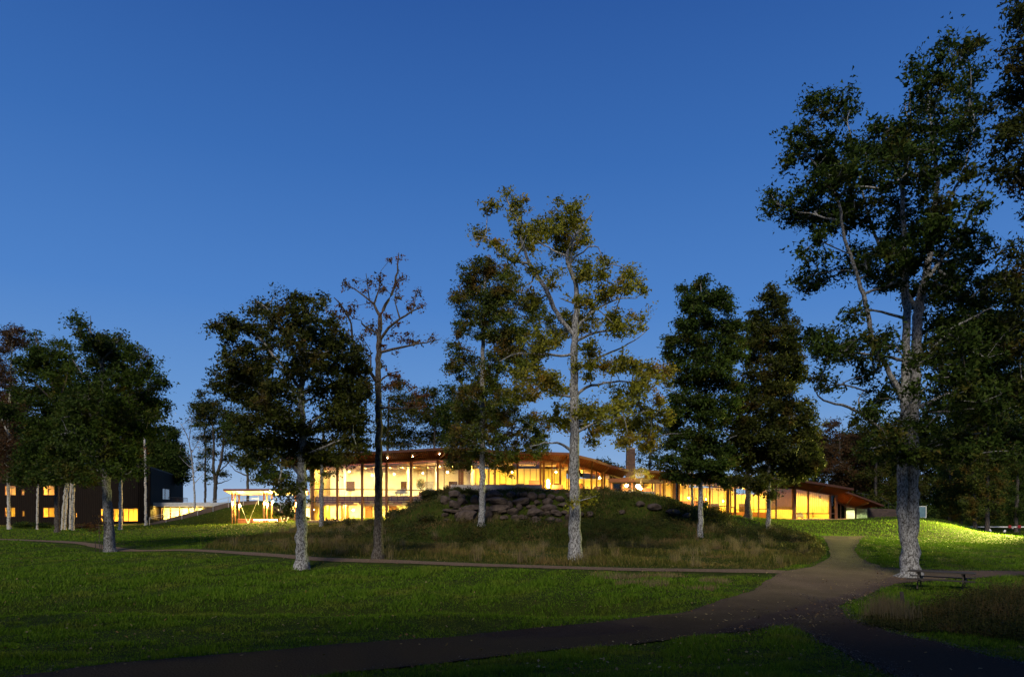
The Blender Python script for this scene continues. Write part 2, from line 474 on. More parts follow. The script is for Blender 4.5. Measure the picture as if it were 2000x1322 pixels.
def terr_units(x, y):
    x = np.asarray(x, float); y = np.asarray(y, float)
    sh = x.shape
    xf, yf = x.ravel(), y.ravel()
    z = _w[_n] + _w[_n + 1] * xf + _w[_n + 2] * yf
    for i in range(_n):
        z += _w[i] * _tps_k((xf - _c[i, 0]) ** 2 + (yf - _c[i, 1]) ** 2)
    far = sstep(130, 230, np.hypot(xf, yf))
    z = z * (1 - far) + 1.4 * far
    # shallow ditch below the bank, foreground lip before it
    dm = 1 - sstep(1.0, 5.5, xf)
    yd = 17.4 + .5 * np.sin(xf * .25) + .25 * np.sin(xf * .7 + 1)
    z += dm * (-.55 * np.exp(-((yf - yd) / .9) ** 2) + .16 * np.exp(-((yf - 15.4) / 1.1) ** 2) + .05 * np.exp(-((yf - 19.8) / 1.2) ** 2))
    # boulder mound in front of the lodge
    cx = np.array([-11.5, -8.5, -6.2, -4.6, 0, 8, 10.5, 13, 16, 20]); cz = np.array([.6, 1.55, 2.75, 3.3, 3.5, 3.35, 3.05, 2.35, 1.6, 1.4])
    crest = np.interp(xf, cx, cz)
    yj = yf + .4 * np.sin(xf * .6)
    s = .34 * sstep(42, 46, yj) + .66 * sstep(46.2, 49.4, yj)
    side = sstep(-13, -10.5, xf) * (1 - sstep(17, 21, xf))
    back = 1 - sstep(60.5, 62.5, yf) * (1 - sstep(-4.9, -4.6, xf))
    back = back * (1 - sstep(78, 84, yf)) * (1 - sstep(63, 66, yf) * sstep(9, 12, xf))
    t = s * side * back
    z = np.maximum(z, z * (1 - t) + crest * t)
    z += t * (1 - sstep(50.5, 53, yf)) * (.16 * vnoise(xf, yf, 1.3, 77) + .10 * vnoise(xf, yf, 2.9, 78))
    # grass mound carrying the ramp
    c2x = np.array([(a - CX) * 84 / F for a in (285, 297, 340, 390, 450, 508, 545, 570, 600)])
    c2z = np.array([2.6 - (b - HY) * 84 / F for b in (1028, 1023, 1010, 996, 980, 977.5, 993, 1006, 1018)])
    crest2 = np.interp(xf, c2x, c2z)
    t2 = sstep(79, 84, yf) * (1 - sstep(87.5, 92, yf)) * sstep(c2x[0] - .5, c2x[0] + .5, xf) * (1 - sstep(c2x[-1] - 1, c2x[-1], xf))
    z = np.maximum(z, z * (1 - t2) + crest2 * t2)
    return z.reshape(sh)

# ground grid: fine near and around the mound, coarse far off
def axis(segs):
    out = []
    for a, b, s in segs: out += list(np.arange(a, b, s))
    return np.array(out + [segs[-1][1]])
gx = axis([(-700, -300, 80), (-300, -110, 12), (-110, -45, 1.2), (-45, 45, .42), (45, 110, 1.2), (110, 300, 12), (300, 700, 80)])
gy = axis([(-300, -60, 30), (-60, 4, 4), (4, 34, .36), (34, 98, .5), (98, 140, 1.2), (140, 320, 10), (320, 1500, 120)])
GX, GY = np.meshgrid(gx, gy)
GZ = K * terr_units(GX / K, GY / K)
BUMP = .035 * vnoise(GX, GY, 2.2, 1) + .05 * vnoise(GX, GY, .9, 2)

def interp_grid(G, x, y):
    i = np.clip(np.searchsorted(gx, x) - 1, 0, len(gx) - 2)
    j = np.clip(np.searchsorted(gy, y) - 1, 0, len(gy) - 2)
    u = np.clip((x - gx[i]) / (gx[i + 1] - gx[i]), 0, 1); v = np.clip((y - gy[j]) / (gy[j + 1] - gy[j]), 0, 1)
    return (G[j, i] * (1 - u) * (1 - v) + G[j, i + 1] * u * (1 - v) + G[j + 1, i] * (1 - u) * v + G[j + 1, i + 1] * u * v)
def smooth_h(x, y): return interp_grid(GZ, np.asarray(x, float), np.asarray(y, float))
def ray_ground(px, py):
    """where the ray through a photo pixel meets the ground"""
    t = np.concatenate([np.linspace(3, 40, 400), np.linspace(40.2, 160, 500)])
    x = (px - CX) * t / F; z = HC - (py - HY) * t / F
    d = z - smooth_h(x, t)
    k = np.argmax(d < 0) if (d < 0).any() else len(t) - 1
    if k == 0: return np.array([x[0], t[0]])
    a = d[k - 1] / (d[k - 1] - d[k] + 1e-9)
    tt = t[k - 1] + (t[k] - t[k - 1]) * a
    return np.array([(px - CX) * tt / F, tt])
def RG(pts): return np.array([ray_ground(*p) for p in pts])
def resample(P_, n):
    d = np.r_[0, np.cumsum(np.hypot(*np.diff(P_, axis=0).T))]
    s = np.linspace(0, d[-1], n)
    return np.c_[np.interp(s, d, P_[:, 0]), np.interp(s, d, P_[:, 1])]
def smooth_line(P_, n, it=3):
    Q = resample(P_, n)
    for _ in range(it):
        Q[1:-1] = (Q[:-2] + 2 * Q[1:-1] + Q[2:]) / 4
    return Q
def in_poly(x, y, poly):
    r = np.zeros(len(x), bool)
    px_, py_ = poly[:, 0], poly[:, 1]
    j = len(poly) - 1
    for i in range(len(poly)):
        c = (py_[i] > y) != (py_[j] > y)
        with np.errstate(divide='ignore', invalid='ignore'):
            xi = (px_[j] - px_[i]) * (y - py_[i]) / (py_[j] - py_[i] + 1e-12) + px_[i]
        r ^= c & (x < xi)
        j = i
    return r

L1 = RG([(-260, 1372), (40, 1322), (300, 1288), (600, 1266), (1000, 1232), (1200, 1213), (1350, 1193), (1440, 1165), (1490, 1142), (1515, 1122), (1590, 1106), (1622, 1088), (1618, 1066), (1604, 1047)])
R1 = RG([(200, 1420), (640, 1322), (760, 1308), (900, 1291), (1100, 1269), (1300, 1251), (1450, 1234), (1560, 1216), (1650, 1178), (1730, 1130), (1715, 1104), (1682, 1092), (1668, 1075), (1690, 1046)])
L2 = RG([(1690, 1106), (1760, 1111), (1850, 1114), (2000, 1116), (2250, 1117)]); R2 = RG([(1650, 1175), (1745, 1140), (1850, 1131), (2000, 1124), (2250, 1126)])
L3 = RG([(1560, 1160), (1640, 1186), (1655, 1208), (1760, 1240), (1900, 1272), (2150, 1330)]); R3 = RG([(1420, 1236), (1545, 1222), (1600, 1250), (1680, 1290), (1780, 1330), (1950, 1400)])
TR = RG([(-400, 1036), (-150, 1046), (0, 1053), (170, 1062), (350, 1074), (600, 1090), (800, 1098), (1000, 1105), (1200, 1111), (1400, 1115), (1560, 1118)])
ribbons = []
def ribbon(name, L, R, n, m, dz, jitter=.12, mat=None):
    L = smooth_line(L, n); R = smooth_line(R, n)
    s = np.arange(n)
    wob = jitter * (np.sin(s * .9) * .5 + np.sin(s * .37 + 1) + np.sin(s * 2.1 + 2) * .4)
    wob2 = jitter * (np.sin(s * .7 + 3) * .5 + np.sin(s * .41) + np.sin(s * 1.9) * .4)
    D = R - L; ln = np.hypot(*D.T)[:, None] + 1e-6
    L = L + D / ln * wob[:, None]; R = R + D / ln * wob2[:, None]
    t = np.linspace(0, 1, m)
    Q = L[:, None, :] * (1 - t)[None, :, None] + R[:, None, :] * t[None, :, None]
    x, y = Q[..., 0].ravel(), Q[..., 1].ravel()
    v = np.c_[x, y, smooth_h(x, y) + dz]
    a = (np.arange(n - 1)[:, None] * m + np.arange(m - 1)[None, :]).ravel()
    f = np.c_[a, a + 1, a + m + 1, a + m]
    me = np_mesh(name, v, f, True)
    o = link_mesh(name, me, mat or M['gravel'])
    o['kind'] = 'structure'
    ribbons.append(np.r_[L, R[::-1]])
    return o
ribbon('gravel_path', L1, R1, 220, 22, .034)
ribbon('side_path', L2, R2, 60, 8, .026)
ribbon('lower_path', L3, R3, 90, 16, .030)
d = np.gradient(TR, axis=0); nrm = np.c_[-d[:, 1], d[:, 0]] / np.hypot(*d.T)[:, None]
ribbon('footpath', TR + nrm * .6, TR - nrm * .6, 220, 7, .022, .07, M['trail'])
TRL = smooth_line(TR, 400)
def trail_dist(x, y):
    d_ = np.full(len(x), 1e9)
    for i_ in range(0, 400, 2): d_ = np.minimum(d_, np.hypot(x - TRL[i_, 0], (y - TRL[i_, 1])))
    return d_
MEADOW = RG([(395, 1071), (600, 1086), (800, 1094), (1000, 1101), (1250, 1108), (1500, 1113), (1590, 1099), (1615, 1082), (1608, 1062), (1560, 1043), (1500, 1032), (1440, 1024)])
MEADOW = np.r_[MEADOW, np.array([[16 * K, 60 * K], [11 * K, 57 * K], [-5 * K, 57 * K], [-9 * K, 63 * K], [-14 * K, 66 * K], [-19.5 * K, 66 * K]]), RG([(600, 1028), (540, 1040), (470, 1050), (420, 1058)])]
def on_path(x, y, grow=0):
    r = np.zeros(len(x), bool)
    for p in ribbons: r |= in_poly(x, y, p)
    return r
msk = on_path(GX.ravel(), GY.ravel()).reshape(GX.shape)
m2 = msk.copy()
for _ in range(2):
    m2[1:-1, 1:-1] = m2[1:-1, 1:-1] | m2[:-2, 1:-1] | m2[2:, 1:-1] | m2[1:-1, :-2] | m2[1:-1, 2:]
GH = GZ + BUMP * (~m2) - .03 * m2 * 0
def ground(x, y): return interp_grid(GH, np.asarray(x, float), np.asarray(y, float))
nx, ny = len(gx), len(gy)
v = np.c_[GX.ravel(), GY.ravel(), GH.ravel()]
a = (np.arange(ny - 1)[:, None] * nx + np.arange(nx - 1)[None, :]).ravel()
go = link_mesh('ground', np_mesh('ground', v, np.c_[a, a + 1, a + nx + 1, a + nx], True), M['soil'])
go['kind'] = 'structure'

# ------------------------------------------------------------------ grass
def rot_frame(n, r):
    an = r.uniform(0, 2 * math.pi, n)
    return np.cos(an), np.sin(an)
def blades(name, x, y, h, wd, lean, mat, r, z=None, seg=1, kind='stuff', droop=0.0):
    n = len(x)
    z = ground(x, y) - .01 if z is None else z
    c, s = rot_frame(n, r)
    la = r.uniform(0, 2 * math.pi, n)
    lx, ly = np.cos(la) * lean * h, np.sin(la) * lean * h
    B = np.c_[x, y, z]
    wv = np.c_[c * wd / 2, s * wd / 2, np.zeros(n)]
    tip = B + np.c_[lx, ly, h]
    if seg == 1:
        V = np.stack([B - wv, B + wv, tip], 1).reshape(-1, 3)
        Fc = np.arange(3 * n).reshape(-1, 3)
        return np_mesh(name, V, Fc)
    mid = B + np.c_[lx * .35, ly * .35, h * .6]
    tip = B + np.c_[lx * (1 + droop), ly * (1 + droop), h * (1 - droop * .3)]
    V = np.stack([B - wv, B + wv, mid + wv * .7, tip, mid - wv * .7], 1).reshape(-1, 3)
    i = np.arange(n) * 5
    Fc = np.c_[i, i + 1, i + 2, i + 4]
    Ft = np.c_[i + 4, i + 2, i + 3, i + 3]
    me = bpy.data.meshes.new(name)
    F4 = np.stack([i, i + 1, i + 2, i + 4], 1); F3 = np.stack([i + 4, i + 2, i + 3], 1)
    me.vertices.add(len(V)); me.vertices.foreach_set('co', V.astype(np.float32).ravel())
    lv = np.concatenate([F4, F3], 1).ravel().astype(np.int32)
    me.loops.add(len(lv)); me.loops.foreach_set('vertex_index', lv)
    st = np.stack([np.arange(n) * 7, np.arange(n) * 7 + 4], 1).ravel().astype(np.int32)
    me.polygons.add(2 * n); me.polygons.foreach_set('loop_start', st)
    me.update(calc_edges=True)
    return me
r = np.random.default_rng(11)
def frustum_pts(n, y0, y1, p, wide=.86):
    u = r.random(n)
    e = 2 - p
    Y = (y0 ** e + u * (y1 ** e - y0 ** e)) ** (1 / e)
    X = r.uniform(-wide, wide, n) * Y
    return X, Y
def clump_mask(x, y, s, seed, th):
    return vnoise(x, y, s, seed) + r.normal(0, .25, len(x)) > th
X, Y = frustum_pts(470000, 11.5, 62, 1.4)
mowed = vnoise(X, Y, .9, 5)
keep = ~on_path(X, Y) & ~in_poly(X, Y, MEADOW)
X, Y = X[keep], Y[keep]; n = len(X)
bank = sstep(22, 27, Y) * (1 - sstep(34, 38, Y)) * (X < 8)      # longer grass on the bank below the footpath
tuft = np.clip(.8 + 1.3 * vnoise(X, Y, 3.2, 8) + .9 * vnoise(X, Y, 1.1, 9) + .5 * vnoise(X, Y, 7.0, 10), .4, 2.3)
near_ = 1 - .8 * (1 - sstep(.6, 3.0, trail_dist(X, Y)))
hh = (.045 + .05 * r.random(n)) * np.minimum(tuft, 1.6) * (1 + .55 * bank) * (1 + Y / 140) * near_
tag(link_mesh('lawn_grass', blades('lawn_grass', X, Y, hh, (.012 + .0011 * Y) * r.uniform(.7, 1.3, n), r.uniform(.1, .9, n), M['blade_lawn'], r), M['blade_lawn']),
    'short green lawn grass on the bank and along the paths', None, None, 'stuff')
X, Y = frustum_pts(85000, 58, 112, 1.2, .95)
keep = ~on_path(X, Y) & ~in_poly(X, Y, MEADOW) & ~((np.abs(X + 4 * K) < 4) & (Y > 62 * K)) & ~((X > -21 * K) & (X < 12 * K) & (Y > 66 * K)) & (Y < 88 * K) & ~((X > 10 * K) & (X < 41 * K) & (Y > 67.5 * K))
X, Y = X[keep], Y[keep]; n = len(X)
tag(link_mesh('far_lawn_grass', blades('far_lawn_grass', X, Y, r.uniform(.07, .17, n), .09 * r.uniform(.7, 1.4, n), r.uniform(.1, .8, n), None, r), M['blade_lawn']),
    'mown green lawn grass around the buildings and on the banks', None, None, 'stuff')
# meadow
bx0, by0 = MEADOW.min(0); bx1, by1 = MEADOW.max(0)
X = r.uniform(bx0, bx1, 135000); Y = by0 + (by1 - by0) * r.random(135000) ** 1.3
keep = in_poly(X, Y, MEADOW) & ~on_path(X, Y)
X, Y = X[keep], Y[keep]; n = len(X)
den = np.clip(.55 + .8 * vnoise(X, Y, .8, 21), .15, 1.6)
hh = (.2 + .42 * r.random(n) ** 1.6) * den * (1 - .6 * (1 - sstep(.7, 2.2, trail_dist(X, Y))))
tag(link_mesh('meadow_grass', blades('meadow_grass', X, Y, hh, r.uniform(.024, .055, n), r.uniform(.1, .7, n), None, r, None, 2, droop=.2), M['blade_meadow']),
    'long unmown meadow grass in green and straw below the mound', None, None, 'stuff')
# straw tufts in the meadow
tx, ty = [], []
for _ in range(150):
    k = r.integers(0, n)
    m_ = r.integers(25, 80)
    tx.append(X[k] + r.normal(0, .16, m_)); ty.append(Y[k] + r.normal(0, .16, m_))
tx = np.concatenate(tx); ty = np.concatenate(ty)
tag(link_mesh('straw_tufts', blades('straw_tufts', tx, ty, r.uniform(.45, .95, len(tx)), r.uniform(.012, .025, len(tx)), r.uniform(.05, .45, len(tx)), None, r, None, 2, droop=.3), M['blade_straw']),
    'pale dry straw tufts standing in the meadow grass', None, None, 'stuff')
# fallen leaves
def litter(name, x, y, size, mat):
    n = len(x)
    z = ground(x, y) + r.uniform(.03, .075, n)
    c, s = rot_frame(n, r)
    a = np.c_[c, s, r.normal(0, .35, n)] * (size * r.uniform(.6, 1.3, n))[:, None] * .5
    b = np.c_[-s, c, r.normal(0, .35, n)] * (size * r.uniform(.4, .9, n))[:, None] * .5
    C = np.c_[x, y, z]
    V = np.stack([C - a, C + b, C + a, C - b], 1).reshape(-1, 3)
    return link_mesh(name, np_mesh(name, V, np.arange(4 * n).reshape(-1, 4)), mat)
X, Y = frustum_pts(3000, 12, 60, 1.2)
kk = ~on_path(X, Y) | (r.random(len(X)) < .15); X, Y = X[kk], Y[kk]
Q = RG([(1560, 1130), (1620, 1100), (1600, 1070), (1500, 1190), (1400, 1215), (1250, 1120)])
ex = np.concatenate([q[0] + r.normal(0, 1.8, 70) for q in Q]); ey = np.concatenate([q[1] + r.normal(0, 1.8, 70) for q in Q])
tag(litter('fallen_leaves', np.r_[X, ex], np.r_[Y, ey], .085, M['leaf_litter']), 'scattered dry fallen leaves on the grass and paths', None, None, 'stuff')

# pebbles and leaves gathered along the path edges
ex, ey = [], []
for e_ in (L1, R1, L2, R2, L3, R3):
    q = smooth_line(e_, 500)
    for _ in range(5):
        ex.append(q[:, 0] + r.normal(0, .22, 500)); ey.append(q[:, 1] + r.normal(0, .22, 500))
ex = np.concatenate(ex); ey = np.concatenate(ey)
tag(litter('path_edge_gravel', ex, ey, .04, M['pebble']), 'loose gravel chips along the path edges', None, None, 'stuff')
pl = smooth_line(R1, 400); k = r.integers(60, 380, 900)
tag(litter('path_edge_leaves', pl[k, 0] + r.normal(0, .35, 900), pl[k, 1] + r.normal(0, .35, 900), .08, M['leaf_litter']), 'dry leaves drifted along the path edge', None, None, 'stuff')
# dry seed heads on the bank near the path junction
SP = RG([(1150, 1124), (1300, 1121), (1430, 1138), (1390, 1156), (1200, 1142)])
b0_, b1_ = SP.min(0), SP.max(0)
X = r.uniform(b0_[0], b1_[0], 9000); Y = r.uniform(b0_[1], b1_[1], 9000)
k = in_poly(X, Y, SP) & (vnoise(X, Y, 2.0, 91) > .05); X, Y = X[k], Y[k]
tag(link_mesh('dry_seed_heads', blades('dry_seed_heads', X, Y, r.uniform(.12, .3, len(X)), r.uniform(.012, .03, len(X)), r.uniform(.1, .7, len(X)), None, r), M['blade_straw']), 'pale dry seed heads in the grass by the path junction', None, None, 'stuff')

# ------------------------------------------------------------------ trees
DENS, LEAFK, NLK = 2.7, 1.2, 1.6
def tz(x0, y0, s, lst):
    out = []
    for t in lst:
        if len(t) == 4: out.append((t[0] / s + x0, t[1] / s + y0, t[2] / s, t[3] / s))
        else: out.append((t[0] / s + x0, t[1] / s + y0) + tuple(t[2:]))
    return out
def tree(name, label, cat, y, stems, limbs, blobs, bark, leaf, leafsize=.15, nleaf=62, rc=.5, layers=1.6, depth=1.0, dens=1.5, seed=1, group=None, sink=.12, twig=.013, ground_at=None, leaf_flat=.75, stem_n=10):
    """stems: list of [(px,py,width_px)...] first one starts on the ground; limbs: [(px,py)...] with optional start width;
    blobs: foliage masses (px,py,rx,ry); the crown gets its own depth about the trunk"""
    r = np.random.default_rng(seed)
    s = y * K / F
    b0 = stems[0][0]
    bx, by = (b0[0] - CX) * s, y * K
    bz = float(ground(bx, by)) - sink
    base = Vector((bx, by, bz))
    root = empty(name, base, label, cat, group)
    pos, par, rad, cnt = [], [], [], []
    chains = []
    def world(px, py, dy=0.0):
        k_ = s * (by + dy) / by
        return np.array([(px - CX) * k_, by + dy, HC - (py - HY) * k_])
    def add_chain(points, radii, start=-1, step=.5):
        """points: world; resample and add nodes"""
        pts = np.array(points, float)
        d = np.r_[0, np.cumsum(np.linalg.norm(np.diff(pts, axis=0), axis=1))]
        nn = max(2, int(d[-1] / step) + 1)
        t = np.linspace(0, d[-1], nn)
        q = np.stack([np.interp(t, d, pts[:, k]) for k in range(3)], 1)
        # soften the polyline and let it wander
        for _ in range(2): q[1:-1] = (q[:-2] + 2 * q[1:-1] + q[2:]) / 4
        q[1:-1] += r.normal(0, .018 + .02 * step, (nn - 2, 3)) * min(1, d[-1] / 3)
        rr = np.interp(t, d, radii)
        ids = [] if start < 0 else [start]
        p = start
        for k in range(0 if start < 0 else 1, nn):
            pos.append(q[k]); par.append(p); rad.append(rr[k]); cnt.append(0)
            p = len(pos) - 1
            ids.append(p)
        chains.append(ids)
        return ids
    def nearest(pt):
        A = np.array(pos)
        return int(np.argmin(((A - pt) ** 2).sum(1)))
    for i, st in enumerate(stems):
        pts = [world(px, py) for px, py, *_ in st]
        rr = [t[2] * s / 2 for t in st]
        if i == 0:
            pts[0] = np.array([pts[0][0], by, bz])
            flare = pts[0] * .9 + pts[1] * .1 if np.linalg.norm(pts[1] - pts[0]) > 3 else pts[0] * .7 + pts[1] * .3
            pts.insert(1, flare); rr.insert(1, rr[0]); rr[0] *= 1.5
            add_chain(pts, rr, -1, .35)
        else:
            dd = r.uniform(-.12, .12)
            L0 = np.linalg.norm(pts[-1] - pts[0])
            for k, p in enumerate(pts): p[1] += dd * np.linalg.norm(p - pts[0])
            j = nearest(pts[0]); pts[0] = pos[j]
            rr[0] = min(rr[0], rad[j])
            add_chain(pts, rr, j, .4)
    for lm in limbs:
        w0 = lm[0][2] if len(lm[0]) > 2 else 6
        pts = [world(t[0], t[1]) for t in lm]
        dd = r.choice([-1, 1]) * r.uniform(.15, .55) * depth
        p0 = pts[0].copy()
        pts = [world(t[0], t[1], dd * np.linalg.norm(p - p0)) for t, p in zip(lm, pts)]
        j = nearest(p0); pts[0] = pos[j]
        n_ = len(pts)
        rr = np.linspace(w0 * s / 2, max(.015, w0 * s / 9), n_)
        rr[0] = min(rr[0], rad[j])
        add_chain(pts, rr, j, .4)
    if len(blobs):
        B = np.array(blobs, float)
        cxp = np.average(B[:, 0], weights=B[:, 2] * B[:, 3]); halfw = max(20, np.abs(B[:, 0] - cxp).max())
        cl = []
        for px, py, rx, ry in blobs:
            a, b_ = rx * s * 1.12, ry * s * 1.12
            c = .6 * (a + b_)
            nlay = int(layers) + (r.random() < layers - int(layers))
            u = abs(px - cxp) / halfw
            for l in range(max(1, nlay)):
                # own limb depth: crown is about as deep as wide
                dd = r.uniform(-1, 1) * math.sqrt(max(.08, 1 - u * u)) * halfw * s * .75 * depth
                nc = max(1, int(round(dens * DENS * a * b_ / (rc * rc) * (1 if l == 0 else .8) + r.random() - .5)))
                q = r.normal(0, 1, (nc, 3)); q /= np.linalg.norm(q, axis=1)[:, None]
                q *= (r.random(nc) ** .36)[:, None]
                cl.append(world(px, py, dd) + q * np.array([max(a - rc * .3, a * .55), c, max(b_ - rc * .3, b_ * .55)]))
        C = np.concatenate(cl)
        # twigs: join each leaf clump to the nearest branch, nearest clumps first
        A = np.array(pos)
        # nodes low on the trunk do not sprout twigs
        d0 = np.sqrt(((C[:, None, :] - A[None, :, :]) ** 2).sum(-1)).min(1)
        order = np.argsort(d0)
        cap = len(pos) + len(C) * 6 + 10
        buf = np.zeros((cap, 3)); buf[:len(pos)] = A; m = len(pos)
        for k in order:
            c = C[k]
            D = buf[:m] - c
            dist = np.sqrt((D ** 2).sum(1)) + np.maximum(0, D[:, 2]) * .6
            j = int(np.argmin(dist))
            p = buf[j]; L = np.linalg.norm(c - p)
            if L < .05: continue
            nseg = int(np.clip(L / .45, 1, 5))
            mid = (p + c) / 2 + np.array([0, 0, .10 * L]) + r.normal(0, .07 * L, 3)
            ids = [j]; q_ = j
            for t in range(1, nseg + 1):
                u = t / nseg
                w_ = (1 - u) ** 2 * p + 2 * u * (1 - u) * mid + u * u * c
                pos.append(w_); par.append(q_); rad.append(0); cnt.append(0)
                q_ = len(pos) - 1; buf[m] = w_; m += 1; ids.append(q_)
            cnt[q_] += 1
            chains.append(ids)
        for k in range(len(pos) - 1, -1, -1):
            if par[k] >= 0: cnt[par[k]] += cnt[k]
        R_ = np.array([max(rad[k], twig * max(1, cnt[k]) ** .42 if rad[k] == 0 else 0) for k in range(len(pos))])
    else:
        C = np.zeros((0, 3)); R_ = np.maximum(np.array(rad), .01)
    Pp = np.array(pos)
    V, Fq = [], []
    off = 0
    for ci, ids in enumerate(chains):
        q = Pp[ids]
        rr = R_[ids].copy()
        if ci >= len(stems) + len(limbs): rr[0] = min(rr[0], rr[1] * 1.15)
        elif ci >= 1: rr[0] = min(rr[0], rr[1] * 1.2)
        nsd = stem_n if rr.max() > .12 else (6 if rr.max() > .045 else 4)
        t = np.gradient(q, axis=0); t /= np.linalg.norm(t, axis=1)[:, None] + 1e-9
        ref = np.where(np.abs(t[:, 2:3]) > .9, np.array([[1., 0, 0]]), np.array([[0, 0, 1.]]))
        a_ = np.cross(t, ref); a_ /= np.linalg.norm(a_, axis=1)[:, None] + 1e-9
        b_ = np.cross(t, a_)
        an = np.arange(nsd) * 2 * math.pi / nsd
        rad_k = rr[:, None] * (1 + (.07 * r.normal(0, 1, (len(q), nsd)) if rr.max() > .1 else 0))
        ring = q[:, None, :] + rad_k[..., None] * (a_[:, None, :] * np.cos(an)[None, :, None] + b_[:, None, :] * np.sin(an)[None, :, None])
        V.append(ring.reshape(-1, 3))
        n_ = len(q)
        i0 = (np.arange(n_ - 1)[:, None] * nsd + np.arange(nsd)[None, :])
        i1 = (np.arange(n_ - 1)[:, None] * nsd + (np.arange(nsd)[None, :] + 1) % nsd)
        Fq.append(np.stack([i0, i1, i1 + nsd, i0 + nsd], -1).reshape(-1, 4) + off)
        off += n_ * nsd
    link_mesh('trunk', np_mesh('trunk', np.concatenate(V), np.concatenate(Fq), True), bark, root)
    if len(C):
        nl = np.maximum(4, (nleaf * NLK * r.uniform(.5, 1.35, len(C))).astype(int))
        cc = np.repeat(C, nl, axis=0); n = len(cc)
        q = r.normal(0, 1, (n, 3)); q /= np.linalg.norm(q, axis=1)[:, None]
        rs = np.repeat(rc * r.uniform(.7, 1.25, len(C)), nl)
        ax = np.exp(r.normal(0, .33, (len(C), 3))) * np.array([1.05, 1.05, leaf_flat])
        th_ = r.uniform(0, math.pi, len(C)); cs_, sn_ = np.repeat(np.cos(th_), nl), np.repeat(np.sin(th_), nl)
        qa = q * np.repeat(ax, nl, axis=0)
        qa = np.c_[qa[:, 0] * cs_ - qa[:, 1] * sn_, qa[:, 0] * sn_ + qa[:, 1] * cs_, qa[:, 2] + np.repeat(r.normal(0, .25, len(C)), nl) * qa[:, 0]]
        p = cc + qa * (rs * 1.35 * r.random(n) ** .8)[:, None]
        nrm = r.normal(0, .75, (n, 3)) + q * .5 + np.array([0, -.12, .45])
        nrm /= np.linalg.norm(nrm, axis=1)[:, None]
        t = np.cross(nrm, r.normal(0, 1, (n, 3))); t /= np.linalg.norm(t, axis=1)[:, None] + 1e-9
        b_ = np.cross(nrm, t)
        L = (leafsize * LEAFK * np.clip(np.exp(r.normal(0, .33, n)), .5, 1.4))[:, None]; W_ = L * r.uniform(.42, .7, n)[:, None]
        fold = nrm * L * .12
        Vv = np.stack([p - t * L * .4, p + b_ * W_ * .55 + fold + t * L * .25, p + t * L * .6 - b_ * W_ * .3], 1).reshape(-1, 3)
        link_mesh('crown', np_mesh('crown', Vv, np.arange(3 * n).reshape(-1, 3)), leaf, root)
        # bare twig tips reaching out of the leaf clumps
        tw = np.repeat(C, 4, axis=0); m_ = len(tw)
        dv = r.normal(0, 1, (m_, 3)); dv[:, 2] += .35; dv /= np.linalg.norm(dv, axis=1)[:, None]
        sd = np.cross(dv, r.normal(0, 1, (m_, 3))); sd /= np.linalg.norm(sd, axis=1)[:, None] + 1e-9
        ln = (rc * r.uniform(.8, 1.9, m_))[:, None]
        Tv = np.stack([tw - sd * twig * .9, tw + sd * twig * .9, tw + dv * ln], 1).reshape(-1, 3)
        link_mesh('twigs', np_mesh('twigs', Tv, np.arange(3 * m_).reshape(-1, 3)), M['bark_dark'], root)['kind'] = 'stuff'
        tree.leaves += n
    return root
tree.leaves = 0
OAKS = 'oak trees on the lawn'

# big twin-stemmed oak beside the path
T1 = tz(1480, 40, 3.842, [(440, 600, 110, 70), (690, 560, 60, 60), (500, 700, 190, 90), (680, 750, 70, 100), (330, 880, 90, 80), (210, 1060, 60, 70), (420, 1000, 180, 120), (620, 950, 140, 150), (850, 830, 90, 80),
    (900, 1000, 150, 150), (1080, 900, 120, 120), (1420, 180, 70, 35), (1620, 190, 80, 60), (1540, 250, 140, 50), (1380, 330, 130, 90), (1180, 330, 50, 40), (1300, 480, 110, 130), (1250, 620, 130, 70), (1500, 480, 70, 80),
    (1650, 400, 70, 70), (1580, 660, 90, 110), (1290, 850, 120, 150), (1540, 850, 100, 110), (1400, 1000, 150, 150), (1150, 1150, 200, 170), (600, 1150, 200, 150), (420, 1250, 120, 70), (100, 1300, 60, 40), (1580, 1130, 60, 60), (800, 1200, 120, 120)]) + \
  tz(1480, 380, 2.542, [(100, 50, 70, 50), (260, 90, 120, 70), (450, 90, 140, 90), (700, 120, 180, 130), (950, 120, 150, 130), (1060, 230, 70, 90), (300, 260, 90, 70), (310, 420, 110, 70), (200, 410, 25, 25), (480, 340, 60, 120),
    (640, 360, 130, 120), (950, 360, 130, 130), (470, 600, 60, 50), (280, 680, 100, 60), (400, 760, 160, 80), (620, 740, 100, 100), (330, 930, 80, 70), (520, 880, 100, 60), (620, 1000, 110, 70), (950, 600, 180, 120), (1150, 520, 140, 120),
    (1000, 800, 200, 130), (1200, 760, 130, 130), (1000, 980, 220, 90), (1200, 960, 130, 100), (560, 1090, 90, 40), (700, 1150, 150, 60), (960, 1110, 160, 60), (800, 260, 160, 120), (850, 500, 120, 90), (880, 700, 120, 90)]) + \
  [(1720, 880, 40, 22), (1775, 895, 40, 16), (1800, 885, 45, 20), (1850, 870, 50, 30), (1900, 850, 50, 30), (1735, 862, 30, 18), (1765, 880, 40, 16), (1900, 640, 50, 40), (1960, 720, 50, 40), (1900, 720, 60, 40), (1950, 800, 50, 40), (1980, 640, 40, 40), (1850, 560, 50, 40), (1940, 650, 50, 36), (1985, 850, 50, 40), (1920, 890, 50, 24)]
